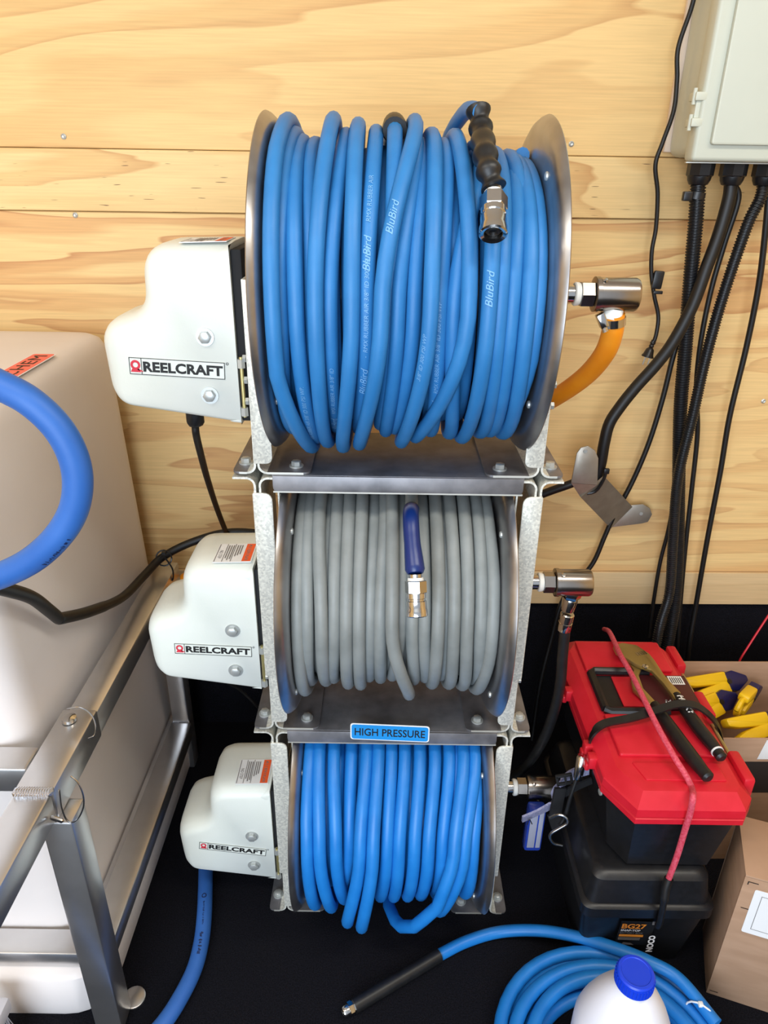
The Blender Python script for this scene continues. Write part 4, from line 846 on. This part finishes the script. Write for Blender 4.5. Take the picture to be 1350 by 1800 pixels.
bm = NB(); prism(bm, [(0,0),(0.044,0),(0.044,0.006),(0,0.006)], la - V*0.0255, U, V, (0,1,0), 0.0004); mk('amber_bar', bm, 'amber_ink', BL, smooth=False)
bm = NB()
for k in range(3): prism(bm, [(0,0),(0.040,0),(0.040,0.0012),(0,0.0012)], la - V*(0.030+0.003*k), U, V, (0,1,0), 0.0003)
mk('lettering', bm, 'ink_grey', BL, smooth=False)
bm = NB(); add(bm, [la - V*0.052 + U*0.008, la - V*0.052 + U*0.032, la - V*0.046 + U*0.026, la - V*0.044 + U*0.012], [(0,1,2,3)]); mk('label_picture', bm, 'ink_grey', BL, smooth=False)
nb = Vector((0.4858, -0.1145, 0.0633)); u2 = (Vector((0.4849, -0.1145, 0.1325)) - nb).normalized(); v2 = Vector((-u2.z, 0, u2.x)); lab('brand_lettering', 'NOCO', nb, 0.0125, 0.046, 'white_paper', u2, v2, 0.05)
e_ = Vector((0.4848, -0.1145, 0.1388)); bm = NB(); add(bm, [e_, e_ + u2*0.009, e_ + u2*0.009 + v2*0.012, e_ + v2*0.012], [(0,1,2,3)]); mk('brand_mark', bm, 'ink_grey', BL, smooth=False)

# toolbox
TBX = thing('toolbox', (0.48, 0.12, 0.247), 'black toolbox with red lid on top of the battery box', 'toolbox')
L0 = [(0.362,-0.045),(0.400,-0.113),(0.578,-0.113),(0.600,-0.085),(0.604,0.300),(0.580,0.345),(0.388,0.345),(0.358,0.295)]
def lift(poly, ins, z): return [(p[0], p[1], z) for p in inset(poly, ins)]
bm = NB(); loft(bm, [lift(L0,0.040,0.248), lift(L0,0.034,0.252), lift(L0,0.012,0.385), lift(L0,0.012,0.392)]); mk('tray', bm, 'black_plastic', TBX, angle=20)
bm = NB()
loft(bm, [lift(L0,0.004,0.388), lift(L0,0.0,0.390), lift(L0,0.0,0.400), lift(L0,0.003,0.402), lift(L0,0.003,0.404), lift(L0,0.0,0.406), lift(L0,0.001,0.420), lift(L0,0.004,0.424), lift(L0,0.022,0.441), lift(L0,0.026,0.442)]); TL = mk('lid', bm, 'red_plastic', TBX, angle=20)
bm = NB(); prism(bm, rounded([(0.425,-0.070),(0.560,-0.070),(0.560,-0.030),(0.412,-0.030)], 0.004), (0,0,0.4415), (1,0,0), (0,1,0), (0,0,1), 0.003, 0.001); mk('lid_panel', bm, 'red_plastic', TL)
for y0, y1 in ((-0.018, 0.085), (0.215, 0.312)):
    bm = NB(); prism(bm, rounded([(0.395,y0),(0.572,y0),(0.572,y1),(0.395,y1)], 0.006), (0,0,0.4415), (1,0,0), (0,1,0), (0,0,1), 0.008, 0.003); mk('lid_panel', bm, 'red_plastic', TL)
for y in (-0.06, 0.10, 0.25):
    bm = NB(); box2(bm, (0.596, y, 0.392), (0.616, y+0.07, 0.436), 0.005); mk('hinge_block', bm, 'red_plastic', TL)
bm = NB(); lathe(bm, [(0,0.0035),(0.36,0.0035)], (0.610,-0.05,0.412), (0,1,0), 8); mk('hinge_rod', bm, 'yellow_zinc', TL)
for y in (0.005, 0.035, 0.185):
    bm = NB(); box2(bm, (0.349, y-0.010, 0.398), (0.366, y+0.010, 0.424), 0.004); box2(bm, (0.345, y-0.007, 0.392), (0.354, y+0.007, 0.408), 0.003); mk('latch', bm, 'red_plastic', TL)
bm = NB(); lathe(bm, [(0,0.006),(0.003,0.006),(0.004,0)], (0.370,-0.03,0.372), (-1,-0.1,0), 14); mk('rivet', bm, 'zinc_bolt', TBX)
# carrying handle let into the lid
bm = NB(); tube(bm, [(0.402,0.098,0.448),(0.402,0.205,0.448),(0.410,0.211,0.448),(0.520,0.211,0.448)], 0.0085, 8); tube(bm, [(0.402,0.098,0.448),(0.41,0.092,0.448),(0.520,0.092,0.448)], 0.0085, 8); box2(bm, (0.412,0.102,0.4425), (0.56,0.202,0.4440)); mk('carry_handle', bm, 'black_plastic', TBX)
bm = NB(); box2(bm, (0.440,0.108,0.4436), (0.555,0.196,0.4475), 0.001); mk('lid_panel', bm, 'red_plastic', TL)
bm = NB(); box2(bm, (0.490,0.100,0.4472), (0.588,0.200,0.4484), 0.0004); DL = mk('product_label', bm, 'dark_label', TL)
bm = NB(); box2(bm, (0.552,0.172,0.4484), (0.580,0.197,0.4490)); mk('barcode_sticker', bm, 'white_paper', DL)
bm = NB()
for k in range(6): box2(bm, (0.555+0.004*k,0.175,0.4490), (0.5568+0.004*k,0.193,0.4493))
mk('barcode', bm, 'ink_black', DL)
bm = NB(); vv_, ff_, _w = marks(3, 11, 0.5, 0.22); add(bm, [(0.520+0.010*x+0.004*y, 0.118-0.004*x+0.012*y, 0.4488) for x, y in vv_], ff_); mk('lettering', bm, 'white_paper', DL, smooth=False)
# pliers lying on the lid
zP = 0.463
PLR = thing('pliers', (0.50, 0.10, 0.452), 'large slip-joint pliers with black handles lying on the red lid', 'pliers')
def pz(pts, z, dz=0): return pts
hd = [(0.4621, 0.2689, 0.4620), (0.4836, 0.2813, 0.4620), (0.5125, 0.2741, 0.4620), (0.5292, 0.2453, 0.4620), (0.5333, 0.2228, 0.4620), (0.5361, 0.1777, 0.4620), (0.5429, 0.1469, 0.4620), (0.5497, 0.1238, 0.4620), (0.5327, 0.1009, 0.4620), (0.5258, 0.1516, 0.4620), (0.5159, 0.1914, 0.4620), (0.4920, 0.2089, 0.4620), (0.4757, 0.2308, 0.4620), (0.4625, 0.2495, 0.4620)]
bm = NB(); prism(bm, [(v[0], v[1]) for v in hd], (0,0,0.460), (1,0,0), (0,1,0), (0,0,1), 0.009, 0.002); mk('jaw', bm, 'brass_tool', PLR)
hd = [(0.4812, 0.2441, 0.4520), (0.5118, 0.2223, 0.4520), (0.4909, 0.1857, 0.4520), (0.4871, 0.1461, 0.4520), (0.5003, 0.1008, 0.4520), (0.4836, 0.1020, 0.4520), (0.4666, 0.1439, 0.4520), (0.4706, 0.1713, 0.4520), (0.4862, 0.2035, 0.4520)]
bm = NB(); prism(bm, [(v[0], v[1]) for v in hd], (0,0,0.4505), (1,0,0), (0,1,0), (0,0,1), 0.009, 0.002); mk('jaw', bm, 'brass_tool', PLR)
bm = NB(); lathe(bm, [(0,0.006),(0.002,0.006),(0.003,0.004),(0.003,0)], (0.5069, 0.2015, 0.4680), (0,0,1), 14); mk('pivot', bm, 'chrome', PLR)
bm = NB()
for k in range(5):
    t = k/4; a = Vector((0.5033, 0.2411, 0.4690)).lerp(Vector((0.5216, 0.2473, 0.4690)), t); box(bm, a, (0.002,0.012,0.0015), Euler((0,0,0.3)))
mk('jaw_teeth', bm, 'chrome', PLR)
h1 = [(0.5397, 0.1212, 0.4640), (0.5432, 0.0812, 0.4630), (0.5493, 0.0347, 0.4620), (0.5587, -0.0079, 0.4600), (0.5627, -0.0360, 0.4590)]
h2 = [(0.4925, 0.1004, 0.4590), (0.4987, 0.0516, 0.4590), (0.5065, -0.0051, 0.4590), (0.5156, -0.0524, 0.4590), (0.5222, -0.0809, 0.4590)]
for hp, wf in ((h1, lambda t: 0.0085+0.0035*math.sin(min(1,t*1.15)*math.pi*0.9)), (h2, lambda t: 0.0085+0.0045*math.sin(min(1,t*1.2)*math.pi*0.85))):
    pp = catmull(hp, 8); bm = NB(); tube(bm, pp, lambda t, wf=wf: wf(t)*(0.6 if t > 0.985 else 1), 14)
    hg = mk('handle_grip', bm, 'black_rubber', PLR)
    if hp is h1:
        bm = NB(); path_text(bm, pp, 0.012, 'HUSKY', 0.0120, 0.0112, (0,-0.1,1), 0.03, 0.2); mk('brand_lettering', bm, 'white_paper', hg, smooth=False)
        i_ = int(len(pp)*0.84); bm = NB(); lathe(bm, [(-0.0014,0.0110),(0.0014,0.0110)], pp[i_], pp[i_+1]-pp[i_-1], 16); mk('grip_ring', bm, 'white_paper', hg)
# rubber strap across the toolbox
RS = thing('rubber_strap', (0.45, 0.06, 0.25), 'black rubber strap stretched across the red lid over the pliers', 'strap')
sp = [(0.3662, 0.0652, 0.3000), (0.3622, 0.0458, 0.4050), (0.3609, 0.0317, 0.4480), (0.3824, 0.0429, 0.4620), (0.4334, 0.0520, 0.4680), (0.4771, 0.0630, 0.4750), (0.5212, 0.0742, 0.4820), (0.5549, 0.0742, 0.4800), (0.5824, 0.0709, 0.4620), (0.6154, 0.0881, 0.4200), (0.6425, 0.1061, 0.3700)]
bm = NB(); ribbon(bm, sp, 0.015, 0.004, (0.25,1,0.2), 6); mk('strap_band', bm, 'black_rubber', RS)
bm = NB(); lathe(bm, [(0,0.0085),(0.004,0.0105),(0.044,0.0065),(0.046,0.0050)], (0.3450, 0.0200, 0.4077), Vector((0.3361, 0.0050, 0.3622)) - Vector((0.3450, 0.0200, 0.4077)), 10); mk('strap_ferrule', bm, 'chrome', RS)
bm = NB(); tube(bm, [(0.3357, 0.0050, 0.3649), (0.3289, 0.0000, 0.3279), (0.3246, -0.0020, 0.2838), (0.3165, -0.0040, 0.2594)], 0.0035, 8, 6); mk('strap_tail', bm, 'black_rubber', RS)
bm = NB(); tube(bm, [(0.2978, 0.0000, 0.2722), (0.3105, -0.0060, 0.2881), (0.3236, -0.0100, 0.2856), (0.3268, -0.0120, 0.2733), (0.3156, -0.0120, 0.2613), (0.3014, -0.0120, 0.2476), (0.2996, -0.0120, 0.2356), (0.3077, -0.0120, 0.2206), (0.3251, -0.0100, 0.2125)], 0.0028, 10, 8); mk('strap_hook', bm, 'wire_steel', RS)
# red elastic cord over the toolbox
EC = thing('elastic_cord', (0.5, -0.1, 0.2), 'red elastic cord with black hooked end pulled over the toolbox', 'cord')
cp = [(0.4972, 0.4287, 0.4000), (0.4806, 0.3478, 0.4470), (0.4642, 0.2308, 0.4760), (0.4655, 0.1622, 0.4800), (0.4651, 0.0776, 0.4820), (0.4692, 0.0106, 0.4760), (0.4778, -0.0396, 0.4660), (0.4881, -0.0691, 0.4550), (0.4951, -0.0846, 0.4420)] + [(0.4789, -0.1210, 0.4619), (0.4797, -0.1240, 0.4339), (0.4814, -0.1200, 0.3815), (0.4827, -0.1160, 0.3187), (0.4810, -0.1120, 0.2527)]
bm = NB(); tube(bm, cp, 0.0052, 12, 8); mk('cord_length', bm, 'red_cord', EC)
bm = NB(); tube(bm, [(0.4819, -0.1120, 0.2585), (0.4778, -0.1170, 0.2389), (0.4772, -0.1240, 0.2072), (0.4789, -0.1240, 0.1648), (0.4788, -0.1220, 0.1465)], lambda t: 0.0078 if t < 0.45 else 0.0058, 12, 6); mk('cord_end', bm, 'black_rubber', EC)
# dark strap, buckle and clear blue case hanging by the lowest swivel
WB = thing('webbing_strap', (0.2989, 0.0300, 0.2501), 'grey and black webbing strap with buckle beside the lowest swivel', 'strap')
bm = NB(); ribbon(bm, [(0.3765, 0.0600, 0.3349), (0.3424, 0.0500, 0.3299), (0.3232, 0.0450, 0.3013), (0.3122, 0.0400, 0.2664), (0.2823, 0.0300, 0.2528), (0.2519, 0.0200, 0.2455)], 0.024, 0.004, [(0.1,0.1,1),(0.1,0.1,1),(0.4,0,0.9),(0.3,0,0.9),(0.05,-0.3,1),(0.0,-0.3,1)], 6); mk('webbing', bm, 'webbing_grey', WB)
bm = NB(); ribbon(bm, [(0.3198, 0.0350, 0.3118), (0.3171, 0.0300, 0.2804), (0.3154, 0.0250, 0.2486), (0.3216, 0.0200, 0.2241), (0.3119, 0.0300, 0.2504)], 0.022, 0.006, (1,0.2,0.2), 6); ribbon(bm, [(0.3820, 0.0500, 0.3162), (0.3511, 0.0420, 0.3064), (0.3289, 0.0400, 0.2905)], 0.016, 0.004, (0.2,0,1), 5); mk('webbing_tail', bm, 'webbing_black', WB)
bm = NB(); o = Vector((0.3229, 0.0300, 0.3387)); R_ = Euler((0,-0.25,0)).to_matrix()
for dx, dz, sx, sz in ((0,0.010,0.030,0.005),(0,-0.010,0.030,0.005),(-0.013,0,0.005,0.024),(0.013,0,0.005,0.024),(0.002,0,0.004,0.020)): box(bm, o + R_ @ Vector((dx,0,dz)), (sx,0.006,sz), R_, 0.001)
mk('buckle', bm, 'webbing_black', WB)
bm = NB(); text(bm, '/\\', (0.2609, 0.0160, 0.2351), (1,0,0.15), (-0.15,0,1), 0.014, None, 0.02); mk('strap_print', bm, 'ink_black', WB, smooth=False)
CC = thing('plastic_case', (0.2957, 0.0500, 0.1192), 'small clear blue plastic case hanging below the lowest swivel', 'case')
a = Vector((0.2715, 0.0500, 0.1203)); b = Vector((0.3068, 0.0500, 0.2354)); bm = NB()
box2(bm, (a.x, 0.05, a.z), (b.x, 0.075, b.z), 0.006); mk('case_shell', bm, 'clear_blue', CC)
for u in (0.14, 0.62):
    bm = NB(); wd_ = 0.48 if u < 0.3 else 0.30; x0 = a.x + (b.x-a.x)*u; box2(bm, (x0, 0.0485, a.z+0.013), (x0+(b.x-a.x)*wd_*0.85, 0.0505, b.z-0.004), 0.0008); mk('clear_window', bm, 'clear_plastic', CC)

# cardboard boxes
def carton(name, A, ang, w_, d_, h_, label, openb=False, th=0.004):
    U = Vector((math.cos(ang), math.sin(ang), 0)); V = Vector((-math.sin(ang), math.cos(ang), 0)); A = Vector(A)
    T = thing(name, A + U*w_/2 + V*d_/2, label, 'box')
    def slab(nm, u0, u1, v0, v1, z0, z1, m_='cardboard', bev=0.001):
        b_ = NB(); R_ = Matrix((U, V, Vector((0,0,1)))).transposed()
        box(b_, A + U*(u0+u1)/2 + V*(v0+v1)/2 + Vector((0,0,(z0+z1)/2)), (u1-u0, v1-v0, z1-z0), R_, bev); return mk(nm, b_, m_, T)
    sides = [slab('front_panel', 0, w_, 0, th, 0, h_), slab('back_panel', 0, w_, d_-th, d_, 0, h_), slab('side_panel', 0, th, th, d_-th, 0, h_), slab('side_panel', w_-th, w_, th, d_-th, 0, h_), slab('bottom_panel', th, w_-th, th, d_-th, 0, th)]
    return T, U, V, A, slab, sides
T, U, V, A, slab, sides = carton('cardboard_box', (0.5850,-0.1480,0), math.radians(-19), 0.42, 0.13, 0.312, 'closed cardboard box with a white label standing on the floor')
slab('top_panel', 0, 0.42, 0, 0.13, 0.312, 0.316)
bm = NB(); lz = Vector((0,0,1)); O = A + U*0.020 + Vector((0,0,0.185)) - V*0.0008
prism(bm, rounded([(0,0),(0.22,0),(0.22,0.105),(0,0.105)], 0.004), O, U, lz, V, 0.0006); W_ = mk('shipping_label', bm, 'white_paper', sides[0], smooth=False)
bm = NB(); t_ = 0.0009
for u0, v0, u1, v1 in ((0.012,0.012,0.21,0.012+t_), (0.012,0.093,0.21,0.093+t_), (0.012,0.012,0.012+t_,0.094)): add(bm, [O - V*0.0004 + U*a + lz*b for a, b in ((u0,v0),(u1,v0),(u1,v1),(u0,v1))], [(0,1,2,3)])
mk('label_border', bm, 'ink_grey', W_, smooth=False)
bm = NB()
for u0, v0, u1, v1 in ((0.006,0.303,0.022,0.3045),(0.006,0.297,0.0075,0.303),(0.008,0.24,0.02,0.2415),(0.060,0.303,0.075,0.3045),(0.004,0.010,0.018,0.0115)): add(bm, [A - V*0.0009 + U*a + lz*b for a, b in ((u0,v0),(u1,v0),(u1,v1),(u0,v1))], [(0,1,2,3)])
mk('printed_mark', bm, 'ink_black', sides[0], smooth=False)
T, U, V, A, slab, sides = carton('cardboard_box', (0.650,0.135,0), math.radians(1), 0.40, 0.25, 0.345, 'open cardboard box holding the yellow clamps')
bm = NB(); O = A + Vector((0,0,0.200)) - V*0.0008; prism(bm, [(0,0),(0.39,0),(0.39,0.085),(0,0.085)], O, U, lz, V, 0.0005); DP = mk('printed_band', bm, 'dark_print', sides[0], smooth=False)
bm = NB(); vv_, ff_, _w = marks(9, 21, 0.5, 0.14); add(bm, [O - V*0.0006 + U*(0.060+0.012*y) + lz*(0.012+0.012*x) for x, y in vv_], ff_); vv_, ff_, _w = marks(12, 22, 0.6, 0.12); add(bm, [O - V*0.0006 + U*(0.012+0.008*x) + lz*(0.064+0.006*y) for x, y in vv_], ff_); mk('lettering', bm, 'brass_tool', DP, smooth=False)
bm = NB(); O = A + U*0.092 + Vector((0,0,0.292)) - V*0.0008; prism(bm, [(0,0),(0.06,0),(0.06,0.05),(0.008,0.05)], O, U, lz, V, 0.0005); mk('shipping_label', bm, 'white_paper', sides[0], smooth=False)
# clamps in the open box
def clamp(o, d, up, L_, label, ring=False):
    o = Vector(o); d = Vector(d).normalized(); up = Vector(up); s = d.cross(up).normalized(); up = s.cross(d).normalized()
    T = thing('spring_clamp', o - Vector((0,0,0.01)), label, 'clamp', 'yellow and navy clamps in the open box')
    def leaf(sg, m_, L0_, L1_, w0, w1, nm):
        poly = [(L0_, -w0/2 + sg*0.010), (L1_*0.75, -w1/2 + sg*0.016), (L1_, -w1*0.35 + sg*0.020), (L1_, w1*0.35 + sg*0.020), (L1_*0.75, w1/2 + sg*0.016), (L0_, w0/2 + sg*0.010)]
        bm = NB(); prism(bm, rounded(poly, 0.006, 3), o - s*0.012, d, up, s, 0.024, 0.005); return mk(nm, bm, m_, T)
    leaf(1, 'yellow_plastic', 0.0, L_*1.15, 0.030, 0.024, 'handle'); leaf(-1, 'yellow_plastic', 0.0, L_*1.0, 0.030, 0.024, 'handle')
    bm = NB(); prism(bm, rounded([(-0.055,-0.006),(-0.02,-0.024),(0.016,-0.018),(0.016,0.018),(-0.02,0.024),(-0.055,0.006)], 0.005, 3), o - s*0.011, d, up, s, 0.022, 0.003); mk('jaw_body', bm, 'navy_plastic', T)
    bm = NB(); lathe(bm, [(-0.014,0.006),(0.014,0.006)], o, s, 12); mk('pivot', bm, 'black_plastic', T)
    if ring:
        bm = NB(); c = o + d*L_*1.25; pts = [c + (d*math.cos(a) + up*math.sin(a))*0.018 for a in [i*math.pi/10 for i in range(21)]]; tube(bm, pts, 0.006, 8, cap=False); mk('handle_ring', bm, 'yellow_plastic', T)
clamp((0.7760, 0.3660, 0.3000), Vector((0.6672, 0.3276, 0.3050)) - Vector((0.7760, 0.3660, 0.3000)), (0,0.8,0.6), 0.105, 'yellow clamp lying farthest back in the open cardboard box')
clamp((0.7384, 0.3124, 0.2850), Vector((0.6465, 0.2624, 0.2850)) - Vector((0.7384, 0.3124, 0.2850)), (0,0.8,0.6), 0.085, 'yellow clamp wedged between the red lid and the ringed clamp')
clamp((0.8115, 0.3231, 0.3000), Vector((0.7229, 0.2302, 0.3150)) - Vector((0.8115, 0.3231, 0.3000)), (0.6,0.6,0.3), 0.055, 'yellow clamp with a round finger ring in the open box', True)
clamp((0.8083, 0.2313, 0.3000), Vector((0.7105, 0.1965, 0.3050)) - Vector((0.8083, 0.2313, 0.3000)), (0,0.8,0.6), 0.095, 'yellow clamp nearest the front wall of the open box')

# coil of hose on the floor and its loose end
HC = thing('hose', (0.375, -0.29, 0), 'coil of bright blue hose on the floor around the white jug', 'hose')
cx, cy, rh = 0.376, -0.292, 0.0116; pts = []
lay = [(0.186,0.012),(0.160,0.012),(0.136,0.012),(0.150,0.034),(0.176,0.033),(0.190,0.050),(0.166,0.056),(0.142,0.056)]
N = len(lay)*48; rnd = random.Random(8)
ph_ = [(rnd.uniform(0,6.28), rnd.uniform(0.003,0.008)) for _ in lay]
for i in range(N+1):
    k = i/48; a = min(int(k), len(lay)-1); b = min(a+1, len(lay)-1); t = k-int(k); t = t*t*(3-2*t) if t > 0 else 0; t = max(0, (t-0.55)/0.45)
    r_ = lay[a][0]*(1-t) + lay[b][0]*t; z_ = lay[a][1]*(1-t) + lay[b][1]*t
    an = 2*math.pi*k + 1.2; wob = ph_[a][1]*math.sin(2*an + ph_[a][0])*(1-t)
    pts.append(Vector((cx + (r_+wob)*math.cos(an), cy + (r_+wob)*0.97*math.sin(an), z_)))
bm = NB(); tube(bm, pts[::-1], rh, 14); mk('hose_coil', bm, 'bright_blue_hose', HC)
lp = [(0.5491, -0.2433, 0.0750), (0.5118, -0.1744, 0.0800), (0.4653, -0.1463, 0.0850), (0.4174, -0.1210, 0.0800), (0.3608, -0.0871, 0.0600), (0.2943, -0.0579, 0.0350), (0.2203, -0.0484, 0.0160), (0.1521, -0.0662, 0.0120), (0.0931, -0.0958, 0.0120)]
bm = NB(); tube(bm, lp, 0.0108, 14, 8); mk('hose_tail', bm, 'bright_blue_hose', HC)
s0 = Vector((0.0973, -0.0948, 0.0140)); s1 = Vector((-0.0604, -0.1887, 0.0140)); bm = NB(); tube(bm, [s0, s0.lerp(s1,0.33), s0.lerp(s1,0.66), s1], 0.0128, 16); mk('end_sleeve', bm, 'black_rubber', HC)
d = (s1-s0).normalized(); bm = NB(); lathe(bm, [(0,0.0095),(0.002,0.0095),(0.003,0.0118),(0.010,0.0118),(0.011,0.0105)], s1, d, 6); lathe(bm, [(0.011,0.0098),(0.020,0.0098),(0.022,0.0085),(0.022,0.0055),(0.016,0.005),(0.016,0)], s1, d, 18); mk('end_fitting', bm, 'chrome', HC)
zt_ = Vector((0.5376, -0.2227, 0.0600)); bm = NB(); tube(bm, [zt_ + Vector((math.cos(a)*0.020-0.004, -math.cos(a)*0.016, 0.004+math.sin(a)*0.024)) for a in [i*math.pi/8-1.5 for i in range(15)]], 0.0016, 6); box(bm, zt_ + Vector((-0.008,0.004,0.026)), (0.008,0.008,0.006), None, 0.001); setp(mk('cable_tie', bm, 'white_paper'), 'white cable tie round the coiled blue hose', 'cable tie')

# bleach jug
JG = thing('jug', (0.368, -0.284, 0), 'white plastic jug with a blue screw cap inside the hose coil', 'jug')
jc = Vector((0.368, -0.284, 0)); bm = NB(); n = 48; prof = [(0.0,0.066),(0.006,0.073),(0.03,0.075),(0.13,0.075),(0.145,0.0745),(0.165,0.0695),(0.19,0.060),(0.215,0.0475),(0.235,0.035),(0.248,0.026),(0.262,0.021)]
rings = []
for z_, r_ in prof:
    ring = []
    for k in range(n):
        a = 2*math.pi*k/n; rr_ = r_
        fr = math.exp(-((math.degrees(a)-270)/16)**2); fr2 = math.exp(-((math.degrees(a)-270)/9)**2)
        if 0.10 < z_ < 0.245: rr_ -= 0.010*fr*(1 if z_ < 0.23 else 0.5) - 0.006*fr2
        ring.append((jc.x + rr_*math.cos(a), jc.y + rr_*0.92*math.sin(a), z_))
    rings.append(ring)
loft(bm, rings); mk('bottle', bm, 'jug_white', JG, angle=60)
bm = NB(); lathe(bm, [(0.0,0.0280),(0.002,0.0290),(0.004,0.0284),(0.022,0.0276),(0.0245,0.0258),(0.0248,0.022),(0.0238,0.021),(0.0238,0)], (jc.x,jc.y,0.2525), (0,0,1), 40); CP = mk('screw_cap', bm, 'cap_blue', JG, angle=30)
bm = NB()
for k in range(36):
    a = 2*math.pi*k/36; box(bm, (jc.x+0.0281*math.cos(a), jc.y+0.0281*math.sin(a), 0.2635), (0.0022,0.0018,0.015), Euler((0,0,a)))
setp(mk('cap_ribs', bm, 'cap_blue', CP), kind='stuff')
